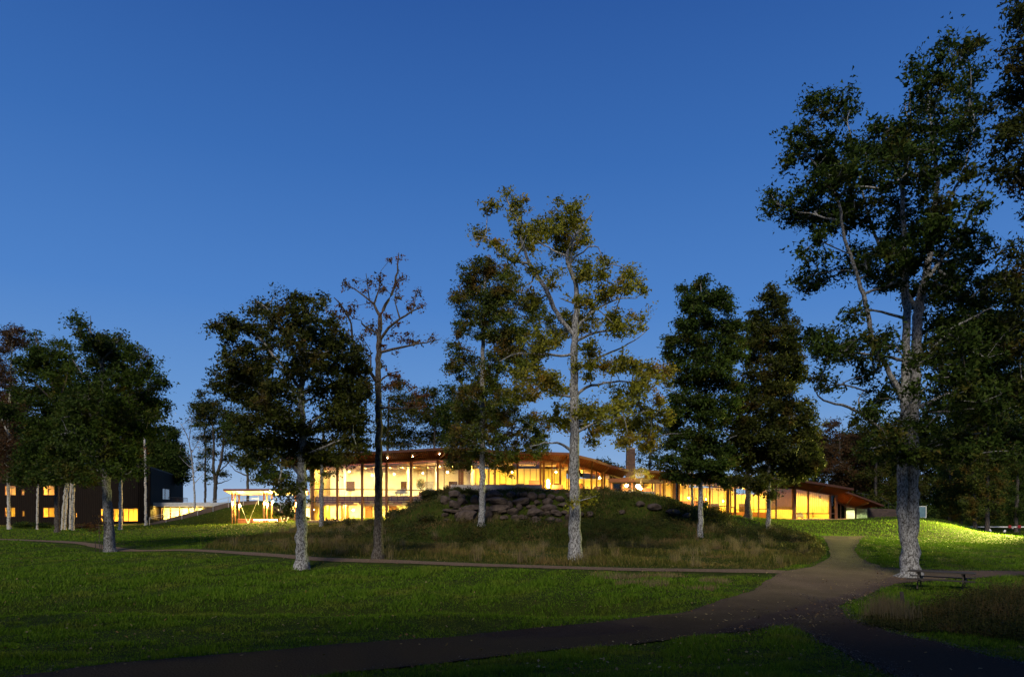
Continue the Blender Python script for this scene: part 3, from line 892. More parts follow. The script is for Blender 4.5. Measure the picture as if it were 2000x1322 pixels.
tree('twin_stem_oak', 'tall twin-stemmed oak with pale lichened trunk beside the picnic table', 'tree', 25,
     [[(1776, 1128, 36), (1777, 1070, 30), (1780.5, 1000, 26), (1782, 930, 24), (1783, 850, 20), (1788, 720, 18), (1793, 600, 17), (1808, 540, 12), (1824, 440, 10), (1830, 360, 8), (1818, 250, 6), (1812, 180, 4)],
      [(1766, 1085, 20), (1759.5, 1000, 18.5), (1759.5, 930, 18), (1760, 850, 16), (1762, 720, 15), (1760, 600, 13), (1756, 500, 10), (1750, 400, 8), (1752, 320, 6), (1762, 270, 4), (1759, 196, 2.5)]],
     [[(1758, 790, 10), (1702, 660), (1690, 590), (1675, 540), (1650, 470), (1640, 400), (1615, 340), (1560, 290)],
      [(1793, 610, 9), (1770, 575), (1740, 535), (1708, 460), (1690, 400), (1672, 320), (1655, 230)],
      [(1752, 862, 8), (1720, 836), (1680, 806), (1650, 792), (1615, 785), (1594, 782), (1592, 762)],
      [(1665, 795, 4), (1672, 776), (1690, 760)],
      [(1795, 720, 9), (1860, 640), (1940, 600)], [(1790, 800, 8), (1870, 760), (1960, 740)], [(1810, 560, 8), (1870, 470), (1905, 400), (1925, 368)],
      [(1822, 440, 6), (1880, 340), (1905, 240), (1880, 130)], [(1755, 620, 6), (1700, 600), (1660, 610)], [(1759, 700, 7), (1690, 690), (1620, 690)],
      [(1764, 264, 2.5), (1770, 225), (1769, 200)], [(1790, 900, 6), (1830, 870), (1880, 850)], [(1645, 440, 4), (1590, 420), (1550, 412), (1515, 395)]],
     T1, M['bark_oak'], M['leaf_deep'], .17, 62, .44, 1.35, .9, .80, 3, OAKS, stem_n=16)

# central oak, open crown turning gold
T2 = tz(860, 340, 2.36, [(310, 85, 28, 30), (230, 150, 50, 25), (360, 140, 50, 40), (340, 190, 30, 40), (170, 270, 45, 28), (255, 310, 40, 25), (370, 250, 30, 50), (310, 380, 55, 25), (400, 330, 40, 50), (470, 240, 60, 50), (440, 300, 60, 50),
    (550, 135, 25, 20), (625, 130, 25, 25), (560, 200, 60, 40), (620, 210, 50, 60), (570, 290, 80, 70), (650, 300, 50, 50), (590, 370, 60, 40), (770, 400, 40, 30), (760, 450, 40, 25), (860, 460, 60, 40), (920, 530, 40, 30), (830, 530, 70, 40),
    (690, 440, 50, 50), (650, 470, 50, 40), (510, 490, 50, 40), (440, 450, 40, 30), (750, 560, 60, 35), (680, 590, 60, 40), (440, 560, 60, 40), (560, 690, 110, 60), (650, 690, 90, 50), (790, 680, 70, 35), (900, 660, 60, 30), (860, 720, 80, 40),
    (450, 770, 80, 50), (540, 760, 60, 40), (700, 810, 60, 35), (430, 930, 90, 50), (500, 960, 70, 50), (380, 990, 100, 60), (540, 1000, 60, 40), (690, 900, 80, 45), (780, 880, 90, 50), (860, 880, 70, 40), (960, 900, 70, 50), (930, 960, 80, 40),
    (1020, 930, 50, 60), (850, 1000, 100, 50), (930, 1050, 90, 50), (830, 1070, 80, 40), (620, 1110, 110, 60), (720, 1100, 90, 50), (560, 1150, 80, 40), (820, 1150, 100, 50), (920, 1150, 80, 50), (720, 1180, 80, 40), (850, 1220, 60, 40),
    (700, 1230, 40, 25), (1000, 1130, 60, 60), (970, 1230, 60, 40)]) + [(1132, 978, 24, 9), (1154, 972, 20, 9), (1120, 984, 12, 6)]
tree('gold_crowned_oak', 'tall open-crowned oak with golden leaves and pale trunk before the mound', 'tree', 29,
     [[(1124, 1096, 25), (1123, 1000, 21), (1122, 900, 19), (1122, 800, 17), (1122, 720, 15), (1121, 660, 13), (1126, 600, 11), (1127, 560, 9), (1112, 525, 8), (1103, 500, 7), (1118, 470, 5), (1140, 440, 4), (1156, 422, 2.5)],
      [(1118, 650, 9), (1090, 620, 9), (1075, 580, 8), (1055, 545, 7.5), (1035, 515, 6.5), (1020, 480, 5.5), (1015, 440, 4.5), (1004, 410, 4), (988, 382, 3)]],
     [[(1034, 514, 5), (1010, 512), (985, 505), (965, 472), (945, 462), (920, 462)], [(1103, 502, 5), (1086, 492), (1062, 481), (1050, 470)], [(1112, 525, 5), (1118, 480), (1128, 440), (1124, 400)],
      [(1122, 640, 6), (1155, 607), (1185, 592), (1215, 580), (1242, 583)], [(1125, 668, 6), (1165, 647), (1200, 645), (1235, 640)], [(1124, 770, 7), (1145, 752), (1170, 750), (1200, 745), (1240, 745), (1288, 770)],
      [(1124, 722, 6), (1150, 704), (1190, 690), (1212, 680), (1240, 665), (1268, 641)], [(1118, 693, 6), (1085, 697), (1050, 690), (1000, 690), (975, 706)], [(1119, 780, 6), (1090, 773), (1065, 760), (1040, 745)],
      [(1118, 880, 7), (1098, 863), (1075, 863), (1035, 871)], [(1124, 850, 6), (1170, 820), (1220, 815), (1270, 800)], [(1122, 600, 4), (1105, 590), (1092, 582)], [(1130, 500, 4), (1165, 470), (1180, 510)],
      [(1142, 440, 2.5), (1152, 410), (1160, 412)], [(1035, 520, 4), (1045, 555), (1020, 560)], [(1126, 985, 3), (1150, 974), (1165, 968)]],
     T2, M['bark_oak'], M['leaf_gold'], .16, 60, .40, 1.0, .85, .95, 5, OAKS, stem_n=14)

T3 = tz(860, 340, 2.36, [(200, 430, 60, 40), (130, 470, 50, 40), (90, 560, 45, 40), (250, 460, 70, 50), (330, 490, 60, 60), (160, 530, 60, 50), (240, 560, 80, 50), (300, 600, 70, 60), (110, 640, 45, 50), (200, 640, 70, 60), (290, 680, 70, 60),
    (400, 600, 60, 50), (440, 640, 50, 50), (100, 720, 40, 40), (180, 720, 60, 40), (260, 760, 60, 50), (330, 740, 70, 50), (420, 720, 60, 50), (80, 810, 50, 50), (140, 860, 60, 50), (60, 880, 40, 40), (230, 860, 60, 50), (330, 820, 80, 50),
    (420, 830, 70, 50), (130, 920, 70, 40), (250, 920, 60, 40), (350, 900, 70, 50), (200, 990, 90, 50), (120, 1100, 100, 60), (200, 1130, 110, 60), (330, 1150, 110, 60), (100, 1200, 80, 50), (220, 1230, 120, 60), (370, 1220, 110, 60),
    (450, 1150, 60, 60), (450, 1250, 60, 50), (60, 1260, 60, 40), (150, 1290, 80, 30), (300, 1290, 80, 30), (300, 1050, 90, 60), (130, 1010, 80, 50)]) + [(888, 905, 16, 12), (915, 912, 18, 10), (960, 905, 24, 12), (985, 915, 18, 9), (1010, 895, 20, 12), (1040, 885, 18, 10)]
tree('mound_oak', 'leafy green oak growing out of the boulder mound', 'tree', 45.5,
     [[(941, 1024, 14), (942, 960, 12), (942, 860, 10.5), (942, 750, 9), (943, 680, 8), (945, 620, 6.5), (948, 560, 5), (945, 520, 3)]],
     [[(942, 750, 5), (970, 700), (1010, 680)], [(943, 800, 5), (910, 760), (885, 730)], [(945, 620, 4), (910, 590), (895, 560)], [(945, 640, 4), (980, 590), (1010, 550)], [(942, 850, 5), (980, 830), (1040, 840)], [(942, 870, 5), (900, 850), (880, 860)]],
     T3, M['bark_oak'], M['leaf_oak'], .19, 50, .50, 1.5, .9, 1.0, 8, OAKS)

T4 = tz(360, 480, 2.874, [(930, 220, 45, 20), (960, 190, 20, 15), (1030, 200, 25, 25), (1000, 260, 30, 20), (1100, 190, 25, 25), (1150, 80, 15, 25), (1205, 100, 10, 40), (1230, 180, 30, 25), (1200, 240, 30, 30), (1210, 290, 30, 20), (1110, 260, 30, 30),
    (1030, 320, 20, 15), (950, 350, 35, 25), (900, 360, 30, 30), (880, 330, 20, 15), (830, 390, 25, 30), (880, 410, 35, 30), (950, 400, 20, 20), (1040, 450, 40, 30), (1000, 500, 30, 25), (1060, 480, 30, 30), (1140, 400, 30, 30), (1270, 340, 40, 30),
    (1310, 270, 25, 30), (1340, 340, 25, 20), (1200, 450, 30, 20), (1170, 500, 30, 20), (1260, 500, 40, 20), (1300, 530, 40, 25), (1380, 510, 30, 20), (1220, 540, 40, 20), (980, 570, 40, 40), (1030, 600, 30, 30), (1100, 570, 20, 30), (1110, 670, 25, 20),
    (1190, 600, 20, 10), (1180, 720, 50, 25), (1210, 760, 60, 30), (1150, 790, 50, 30), (1260, 800, 30, 20), (920, 520, 40, 40), (1330, 850, 50, 30), (1280, 900, 60, 30)])
def z4(*a): return [(x / 2.874 + 360, y_ / 2.874 + 480) + tuple(t) for x, y_, *t in a]
tree('bare_autumn_oak', 'slender oak with few rust-coloured leaves and bare dark limbs', 'tree', 29.2,
     [[(739, 1091, 19), (739, 1000, 15.5), (740, 900, 14), (740, 800, 12.5), (738, 720, 11.5)] + z4((1092, 500, 10), (1095, 400, 8), (1125, 350, 6), (1155, 300, 5), (1180, 230, 4.5), (1195, 150, 3.5), (1204, 40, 1.5))],
     [z4((1092, 410, 6), (1078, 335), (1040, 310), (990, 265), (930, 225), (885, 205)), z4((1080, 330, 4), (1090, 270), (1100, 200), (1105, 140)), z4((1105, 520, 6), (1150, 450), (1210, 410), (1270, 375), (1310, 345), (1355, 335)),
      z4((1195, 400, 4), (1185, 340), (1180, 300)), z4((1100, 612, 6), (1170, 585), (1240, 565), (1320, 550), (1380, 535), (1438, 525)), z4((1078, 760, 7), (1030, 690), (960, 590), (935, 520), (940, 450), (930, 400), (870, 325), (840, 290)),
      z4((940, 450, 5), (965, 430), (995, 420)), z4((1040, 700, 4), (1055, 650), (1060, 600), (1000, 520)), z4((1190, 200, 3), (1230, 170), (1250, 180)), z4((1290, 370, 3), (1300, 310), (1300, 250)), z4((1030, 305, 3), (1030, 240), (1020, 155)),
      z4((1370, 535, 3), (1390, 500), (1400, 485)), z4((1105, 760, 4), (1150, 700), (1200, 705)), z4((1105, 912, 5), (1200, 912), (1290, 915), (1350, 900))],
     T4, M['bark_dark'], M['leaf_rust'], .14, 20, .30, 1.0, .9, .8, 9, OAKS, twig=.011, stem_n=12)

T5 = tz(360, 480, 2.874, [(520, 275, 35, 20), (610, 300, 80, 30), (700, 290, 40, 30), (760, 310, 40, 40), (640, 350, 90, 40), (760, 370, 40, 30), (380, 370, 50, 40), (430, 340, 40, 40), (500, 380, 70, 50), (230, 420, 40, 30), (170, 460, 35, 25), (250, 470, 60, 40),
    (220, 540, 30, 30), (330, 440, 60, 50), (420, 450, 80, 60), (560, 440, 100, 60), (690, 440, 80, 60), (820, 450, 50, 40), (330, 560, 80, 60), (450, 560, 100, 80), (600, 560, 120, 80), (750, 540, 100, 80), (860, 560, 70, 80), (240, 640, 50, 40),
    (330, 680, 100, 60), (180, 730, 50, 40), (200, 790, 50, 40), (280, 760, 90, 60), (430, 680, 100, 80), (580, 690, 120, 80), (740, 680, 120, 90), (880, 680, 90, 90), (980, 700, 60, 80), (960, 600, 50, 60), (300, 830, 70, 40), (400, 800, 100, 70),
    (540, 830, 120, 70), (900, 820, 120, 80), (780, 830, 100, 60), (1000, 800, 50, 70), (450, 920, 100, 60), (560, 940, 90, 60), (850, 930, 90, 60), (960, 920, 70, 70), (400, 980, 100, 60), (520, 1020, 110, 60), (650, 1030, 100, 50), (780, 1010, 100, 50),
    (900, 1020, 100, 60), (990, 1000, 50, 60), (400, 1080, 100, 50), (530, 1110, 110, 50), (680, 1110, 110, 50), (820, 1110, 110, 50), (950, 1100, 90, 50), (450, 1170, 80, 40), (600, 1180, 90, 40), (750, 1180, 100, 40), (880, 1180, 80, 35), (980, 1150, 50, 40),
    (560, 1220, 60, 30), (700, 1225, 70, 22), (820, 1222, 60, 18)]) + [(545, 962, 15, 9), (530, 948, 18, 9), (560, 985, 16, 8), (575, 950, 22, 12), (553, 1003, 10, 4), (480, 905, 25, 12)]
TREE5 = tree('round_crowned_oak', 'broad round-crowned dark oak with whitish trunk nearest the footpath', 'tree', 26.8,
     [[(589, 1112, 23), (589, 1020, 20), (588, 950, 18), (589, 890, 16), (592, 830, 13), (588, 760, 11), (594, 700, 8), (598, 640, 6), (590, 590, 3)]],
     [[(589, 930, 9), (560, 895), (520, 875), (485, 850)], [(590, 850, 8), (545, 800), (500, 760), (455, 740)], [(591, 840, 8), (640, 800), (690, 770)], [(589, 890, 7), (640, 870), (690, 850)], [(588, 765, 7), (540, 700), (500, 650), (440, 630)],
      [(589, 750, 7), (640, 690), (670, 640)], [(592, 700, 5), (550, 640), (520, 600), (497, 585)], [(590, 960, 5), (575, 945), (560, 985), (545, 1000)], [(520, 612, 2.5), (508, 596), (495, 582)], [(596, 660, 4), (620, 600), (630, 580)]],
     T5, M['bark_oak'], M['leaf_olive'], .16, 58, .42, 1.5, .8, 1.0, 12, OAKS, stem_n=14)

T7 = tz(0, 600, 3.8875, [(560, 85, 30, 20), (610, 90, 35, 20), (620, 150, 30, 30), (650, 220, 50, 40), (740, 250, 60, 40), (820, 240, 50, 40), (650, 310, 40, 40), (760, 320, 80, 60), (920, 220, 35, 30), (900, 280, 40, 40), (980, 320, 50, 40),
    (870, 370, 80, 60), (1010, 390, 60, 50), (740, 420, 80, 60), (900, 460, 100, 60), (1140, 440, 40, 30), (1090, 500, 50, 40), (1190, 540, 40, 40), (1230, 590, 40, 40), (1000, 550, 100, 70), (850, 580, 110, 80), (700, 560, 100, 80), (1140, 620, 70, 50),
    (1240, 740, 50, 40), (1170, 720, 60, 50), (1260, 810, 30, 40), (1030, 680, 90, 70), (880, 700, 110, 80), (720, 700, 110, 80), (1150, 830, 60, 50), (1050, 800, 80, 60), (920, 820, 100, 70), (760, 840, 110, 80), (600, 700, 100, 90), (600, 850, 110, 90),
    (1080, 920, 80, 60), (960, 950, 100, 60), (820, 970, 110, 70), (680, 980, 110, 70), (540, 980, 110, 80), (1150, 950, 60, 50), (1000, 1060, 90, 60), (870, 1080, 100, 60), (740, 1100, 110, 60), (600, 1110, 110, 60), (470, 1100, 100, 70),
    (800, 1200, 120, 50), (660, 1220, 110, 50), (500, 1220, 110, 60), (1000, 1180, 80, 50), (900, 1260, 80, 40), (560, 1290, 90, 40), (700, 1310, 90, 30), (1050, 1250, 60, 40), (430, 1300, 80, 40)])
tree('lawn_oak', 'bushy dark green oak standing beside the staked sapling', 'tree', 37,
     [[(215, 1078, 21), (211, 1000, 17), (208, 950, 15), (205, 900, 13), (202, 830, 11), (200, 770, 9), (198, 700, 7), (185, 660, 5), (165, 630, 2.5)]],
     [[(204, 850, 6), (250, 830), (290, 815)], [(204, 880, 6), (160, 850), (130, 840)], [(200, 780, 5), (240, 740), (300, 740)], [(200, 770, 5), (160, 730), (140, 700)], [(198, 710, 4), (230, 670), (240, 650)], [(172, 640, 3), (150, 648), (126, 632)], [(175, 650, 2.5), (178, 630), (177, 616)], [(207, 930, 5), (240, 915), (280, 905)]],
     T7, M['bark_grey'], M['leaf_deep'], .19, 50, .52, 1.8, .85, 1.5, 15, OAKS)

T8 = tz(0, 600, 3.8875, [(260, 210, 25, 20), (290, 260, 25, 30), (380, 280, 50, 30), (480, 270, 40, 25), (520, 310, 40, 30), (300, 330, 50, 40), (250, 370, 60, 50), (420, 360, 80, 50), (540, 390, 50, 40), (160, 420, 60, 50), (300, 450, 90, 60), (440, 460, 90, 60),
    (560, 470, 70, 50), (200, 520, 80, 60), (380, 540, 90, 50), (160, 640, 80, 60), (300, 640, 80, 50), (250, 720, 90, 50), (480, 560, 80, 60), (450, 680, 90, 60), (400, 800, 100, 70), (300, 880, 100, 70), (420, 950, 100, 70), (330, 1050, 110, 70), (420, 1150, 110, 70), (300, 1180, 110, 70), (400, 1260, 110, 50), (480, 880, 110, 80), (520, 1040, 110, 80), (240, 980, 90, 70), (230, 1120, 90, 70), (200, 1240, 90, 60), (320, 1310, 100, 40), (150, 1310, 90, 40), (60, 800, 90, 70), (520, 780, 90, 70)])
tree('hotel_oak', 'dark oak with crooked twin leaders in front of the timber hotel', 'tree', 60,
     [[(112, 1026, 10), (111, 960, 8), (110, 900, 7), (112, 830, 6), (108, 775, 5), (100, 740, 4), (80, 690, 3), (68, 655, 2)]],
     [[(110, 800, 4), (130, 740), (135, 690)], [(108, 790, 4), (60, 740), (20, 710)], [(110, 850, 4), (70, 820), (50, 790)], [(78, 690, 2), (74, 660), (72, 645)]],
     T8, M['bark_dark'], M['leaf_deep'], .27, 44, .75, 1.7, .8, 1.6, 16, OAKS)

T9 = tz(0, 600, 3.8875, [(100, 170, 60, 30), (150, 190, 50, 30), (60, 200, 40, 40), (120, 260, 80, 50), (40, 300, 50, 60), (180, 280, 40, 50), (30, 500, 60, 80), (80, 600, 80, 80), (60, 750, 100, 80), (150, 800, 90, 60), (80, 900, 120, 70), (60, 1050, 120, 80),
    (120, 1180, 120, 80), (40, 1280, 100, 50), (250, 900, 80, 60), (-60, 400, 80, 80), (-80, 700, 90, 90), (-60, 1000, 100, 90), (-80, 220, 60, 60)])
tree('russet_birch', 'russet brown birch at the edge of the timber hotel', 'tree', 72,
     [[(18, 1026, 6), (16, 900, 5), (18, 800, 4), (22, 720, 3), (26, 640, 1.5)]], [[(17, 850, 3), (-10, 780), (-25, 720)], [(18, 820, 3), (40, 780), (50, 740)]],
     T9, M['bark_birch'], M['leaf_brown'], .25, 40, .8, 1.6, .8, 1.5, 17, 'birch trees by the hotel')

for i, (lab, px, y, top, wid, lf_) in enumerate((('dark tree looming behind the hotel roof at the picture edge', 10, 122, 770, 70, 'leaf_brown'), ('dark tree behind the hotel roof between the crooked oak and the lawn oak', 140, 124, 745, 70, 'leaf_deep'), ('dark tree behind the hotel roof right of the lawn oak', 250, 126, 780, 60, 'leaf_olive'))):
    rr_ = np.random.default_rng(260 + i)
    bl = [(px + rr_.uniform(-1, 1) * wid * math.sin(math.pi * min(1, .2 + .6 * u)), top + (950 - top) * u, 24, 18) for u in np.linspace(.03, 1, 26)]
    tree('backdrop_tree', lab, 'tree', y, [[(px, 1010, 6), (px, 930, 5), (px + 4, 860, 4), (px, top + 20, 2)]], [], bl, M['bark_dark'], M[lf_], .5, 46, 1.4, 1.8, .5, 1.3, 260 + i, 'trees behind the hotel')
# birches in front of the hotel: white stems
def birch(label, y, stem, blobs, seed, leaf='leaf_deep', w=5):
    return tree('birch_tree', label, 'tree', y, [stem], [], blobs, M['bark_birch'], M[leaf], .22, 30, .6, 1.2, .7, .9, seed, 'birch trees by the hotel', twig=.012, stem_n=8)
birch('slim white birch stem standing alone between the hotel windows', 70, [(73, 1026, 4), (73.5, 985, 3.8), (75, 945, 3.5), (74, 900, 3), (75, 850, 2)], [(72, 890, 22, 16), (80, 860, 24, 18), (70, 840, 18, 14)], 31)
birch('leaning outermost stem of the white birch clump', 68, [(121, 1025, 4.5), (124, 990, 4.2), (127, 960, 4), (130, 920, 3.5), (134, 870, 2)], [(118, 940, 14, 8), (128, 905, 22, 14), (135, 880, 20, 12)], 32)
birch('thin tilted birch second in the white clump', 69, [(127.5, 1025, 4), (129.5, 990, 4), (132, 955, 3.6), (134, 900, 3), (136, 850, 2)], [(132, 900, 20, 14), (140, 865, 20, 14)], 33)
birch('slender shaded birch behind the brightest clump stem', 70, [(137, 1024, 4), (137.5, 990, 3.8), (138.5, 950, 3.4), (140, 900, 2.6), (141, 850, 1.8)], [(142, 905, 20, 14), (150, 870, 18, 12)], 34)
birch('brightest and thickest stem of the white birch clump', 67, [(142.5, 1026, 6), (143, 990, 5.4), (143.5, 945, 5), (142.5, 915, 4.4), (142, 860, 3)], [(150, 900, 20, 14), (145, 870, 26, 16), (130, 880, 18, 12)], 35)
birch('pale birch trunk close behind the lawn oak', 66, [(235.5, 1025, 7.5), (236, 980, 6.8), (236, 940, 6), (235, 900, 5), (235, 850, 3.5), (240, 780, 2)], [(225, 885, 20, 14), (250, 900, 24, 16), (240, 860, 26, 18), (262, 880, 20, 16), (215, 860, 20, 14)], 36, 'leaf_rust')
birch('wispy pink-brown birch top showing behind the lawn oak', 80, [(285, 1018, 5), (284, 900, 4.2), (280, 800, 3.4), (276, 720, 2.4), (270, 680, 1.2)], tz(0, 600, 3.8875, [(1060, 330, 40, 30), (1090, 380, 50, 40), (1140, 480, 30, 50), (1080, 450, 50, 50), (1100, 600, 60, 60), (1050, 700, 70, 60)]), 37, 'leaf_brown')
tree('bare_birch', 'thin bare birch standing against the sky beyond the ramp', 'tree', 88,
     [[(381, 1000, 4.2), (380, 960, 3.6), (377, 920, 3), (374, 885, 2.6), (369, 860, 2), (361, 840, 1.6), (352, 826, 1.0)]],
     [[(374, 885, 1.6), (388, 862), (392, 850)], [(370, 862, 1.6), (374, 830), (376, 808)], [(378, 925, 1.6), (395, 905), (402, 890)], [(376, 915, 1.6), (358, 900), (350, 890)], [(377, 900, 1.5), (366, 884), (352, 880)], [(379, 945, 1.5), (392, 930), (400, 925)]],
     [(372, 822, 14, 10), (360, 842, 14, 10), (388, 850, 14, 12), (356, 872, 12, 10), (394, 880, 14, 12), (362, 895, 14, 10), (396, 905, 12, 10), (384, 865, 14, 12)], M['bark_birch'], M['leaf_brown'], .09, 7, .7, 1, .8, 1.1, 41, 'birch trees by the hotel', twig=.016, stem_n=8)
T9b = tz(0, 600, 3.8875, [(1240, 930, 60, 30), (1320, 960, 40, 40), (1270, 1000, 70, 40), (1330, 1060, 50, 40), (1250, 1080, 90, 60), (1330, 1150, 60, 60), (1200, 1180, 100, 60), (1300, 1240, 90, 50), (1180, 1060, 80, 60), (1350, 1280, 50, 40)])
tree('corner_maple', 'dense dark maple rising behind the timber hotel corner', 'tree', 118, [[(325, 1005, 5), (325, 930, 4), (326, 870, 3), (322, 835, 2)]], [], T9b + [(345, 905, 22, 20), (335, 880, 22, 18), (352, 930, 14, 16), (320, 900, 24, 20), (300, 880, 24, 20)], M['bark_dark'], M['leaf_deep'], .42, 50, 1.1, 1.8, .8, 2.0, 42)

# trees beyond the ramp, seen against the sky
def z4b(l): return tz(360, 480, 2.874, l)
tree('ramp_maple', 'dark maple with forked trunk beyond the grass mound', 'tree', 96,
     [[(419, 990, 8.5), (420, 960, 7), (423, 930, 6), (432, 900, 5), (436, 870, 4), (438, 830, 2.5)], [(421, 945, 5), (418, 910, 5), (421, 870, 4), (420, 820, 2)]], [[(424, 925, 3), (445, 905), (460, 890)], [(421, 945, 2.5), (440, 940), (452, 935)]],
     z4b([(100, 830, 40, 25), (120, 920, 70, 60), (220, 920, 80, 60), (180, 1000, 110, 60), (120, 1080, 55, 35), (250, 1090, 90, 45), (160, 1160, 50, 30), (250, 1190, 45, 30), (110, 960, 60, 50), (210, 1280, 30, 18), (300, 860, 50, 30)]), M['bark_dark'], M['leaf_olive'], .34, 46, 1.0, 1.5, .8, 1.25, 44, 'trees beyond the grass mound')
tree('ramp_alder', 'narrow dark alder left of the forked maple', 'tree', 100, [[(401, 992, 4.5), (401, 930, 4), (401, 880, 3), (400, 820, 1.5)]], [],
     z4b([(130, 1100, 30, 25), (105, 1180, 40, 25), (100, 1240, 35, 25), (130, 1260, 30, 20), (115, 1000, 45, 40), (95, 900, 40, 40), (150, 1310, 30, 14)]), M['bark_dark'], M['leaf_deep'], .34, 36, .9, 1.2, .8, 1.0, 45, 'trees beyond the grass mound')
tree('canopy_maple', 'dark maple rising straight behind the timber canopy roof', 'tree', 92, [[(484, 985, 5.5), (484, 940, 5), (483, 880, 4), (480, 830, 3)]], [[(484, 930, 3), (460, 920), (448, 905)], [(484, 915, 3), (465, 905), (450, 895)]],
     z4b([(300, 1000, 90, 60), (350, 1100, 80, 60), (360, 1200, 50, 40), (450, 1260, 80, 45), (540, 1290, 80, 35), (420, 1180, 90, 50), (480, 1310, 90, 25), (580, 1200, 60, 40), (380, 900, 60, 50)]), M['bark_dark'], M['leaf_deep'], .32, 46, 1.0, 1.5, .8, 1.25, 46, 'trees beyond the grass mound')
# behind the lodge
tree('roof_maple', 'green maple with russet sprays rising behind the lodge roof', 'tree', 92, [[(757, 1000, 6), (757, 900, 5), (758, 840, 4), (760, 780, 3)], [(840, 1000, 5), (848, 900, 4.5), (852, 840, 3.5), (850, 780, 2)]], [],
     z4b([(1180, 780, 70, 40), (1250, 880, 100, 60), (1380, 830, 60, 40), (1340, 900, 100, 60), (1150, 930, 80, 60), (1280, 980, 110, 60), (1420, 960, 80, 60), (1150, 1050, 90, 60), (1300, 1070, 110, 50), (1430, 1070, 80, 50), (1200, 1110, 100, 26), (1350, 1110, 60, 20)]),
     M['bark_dark'], M['leaf_olive'], .32, 48, 1.0, 1.6, .8, 1.25, 47, 'trees behind the lodge')
tree('roof_oak', 'dark oak behind the lodge roof next to the mound oak', 'tree', 90, [[(890, 1000, 6), (890, 900, 5), (892, 830, 4), (893, 770, 2)]], [],
     [(872, 762, 16, 14), (895, 770, 20, 16), (880, 790, 26, 18), (905, 800, 22, 18), (870, 820, 24, 18), (895, 835, 28, 18), (878, 860, 24, 16), (910, 865, 24, 14), (930, 840, 26, 20), (930, 790, 20, 20)], M['bark_dark'], M['leaf_deep'], .32, 48, 1.0, 1.5, .8, 1.3, 48, 'trees behind the lodge')
tree('chimney_maple', 'pale green maple close behind the brick chimney', 'tree', 90, [[(1268, 1000, 5), (1268, 930, 4.5), (1270, 890, 3.5), (1275, 850, 2)]], [[(1269, 920, 2.5), (1285, 905), (1295, 890)]],
     [(1255, 880, 14, 12), (1280, 880, 18, 14), (1262, 900, 18, 12), (1290, 905, 22, 14), (1250, 918, 12, 8), (1275, 915, 16, 10), (1265, 850, 20, 16), (1300, 850, 20, 18), (1300, 930, 22, 10), (1280, 840, 20, 16)], M['bark_dark'], M['leaf_olive'], .30, 34, .9, 1.3, .8, 1.1, 49, 'trees behind the lodge')
tree('low_maple', 'rounded treetop low over the descending red roof', 'tree', 110, [[(1178, 1000, 4), (1178, 920, 3), (1180, 900, 2)]], [], [(1172, 900, 8, 6), (1185, 908, 10, 7), (1165, 910, 12, 8), (1195, 914, 12, 7), (1205, 918, 10, 5), (1180, 915, 16, 6), (1220, 920, 10, 6), (1150, 915, 10, 8)], M['bark_dark'], M['leaf_olive'], .36, 40, 1.0, 1.4, .8, 1.3, 50, 'trees behind the lodge')

# right-hand pair before the long wing
T10 = tz(1260, 520, 3.305, [(370, 95, 30, 25), (340, 130, 60, 30), (250, 150, 35, 30), (500, 165, 30, 20), (400, 200, 90, 50), (280, 230, 60, 50), (490, 220, 60, 50), (530, 270, 40, 30), (350, 290, 90, 50), (220, 360, 35, 25), (280, 390, 70, 50), (400, 370, 80, 50),
    (520, 390, 70, 50), (590, 380, 40, 40), (170, 500, 50, 40), (270, 480, 80, 50), (400, 470, 90, 60), (540, 480, 90, 50), (150, 560, 40, 40), (260, 580, 90, 50), (400, 580, 100, 60), (550, 580, 90, 60), (200, 650, 70, 40), (330, 680, 100, 50), (480, 680, 100, 60),
    (250, 750, 70, 40), (400, 770, 100, 60), (540, 770, 90, 60), (240, 850, 70, 50), (360, 880, 100, 60), (500, 880, 100, 60), (200, 930, 70, 50), (300, 960, 100, 50), (450, 980, 110, 60), (180, 1020, 60, 40), (250, 1080, 90, 50), (400, 1080, 110, 60), (180, 1150, 80, 40),
    (320, 1180, 110, 60), (460, 1180, 100, 60), (150, 1250, 90, 40), (300, 1280, 110, 50), (450, 1280, 110, 50)]) + [(1320, 925, 28, 12), (1350, 935, 26, 10), (1390, 932, 30, 11), (1415, 945, 18, 8), (1372, 985, 9, 6)]
tree('speckled_oak', 'tall dense green oak with speckled slender trunk before the long wing', 'tree', 43,
     [[(1368, 1054, 10.5), (1368, 960, 8.5), (1367, 880, 7.5), (1366, 780, 6.5), (1364, 700, 5), (1366, 620, 3.5), (1370, 550, 1.5)]], [[(1366, 800, 4), (1330, 770), (1300, 760)], [(1366, 760, 4), (1400, 730), (1420, 700)], [(1367, 860, 4), (1320, 845), (1290, 850)], [(1367, 880, 4), (1410, 860), (1440, 850)]],
     T10, M['bark_oak'], M['leaf_deep'], .21, 50, .50, 1.7, .8, 1.45, 18, OAKS)
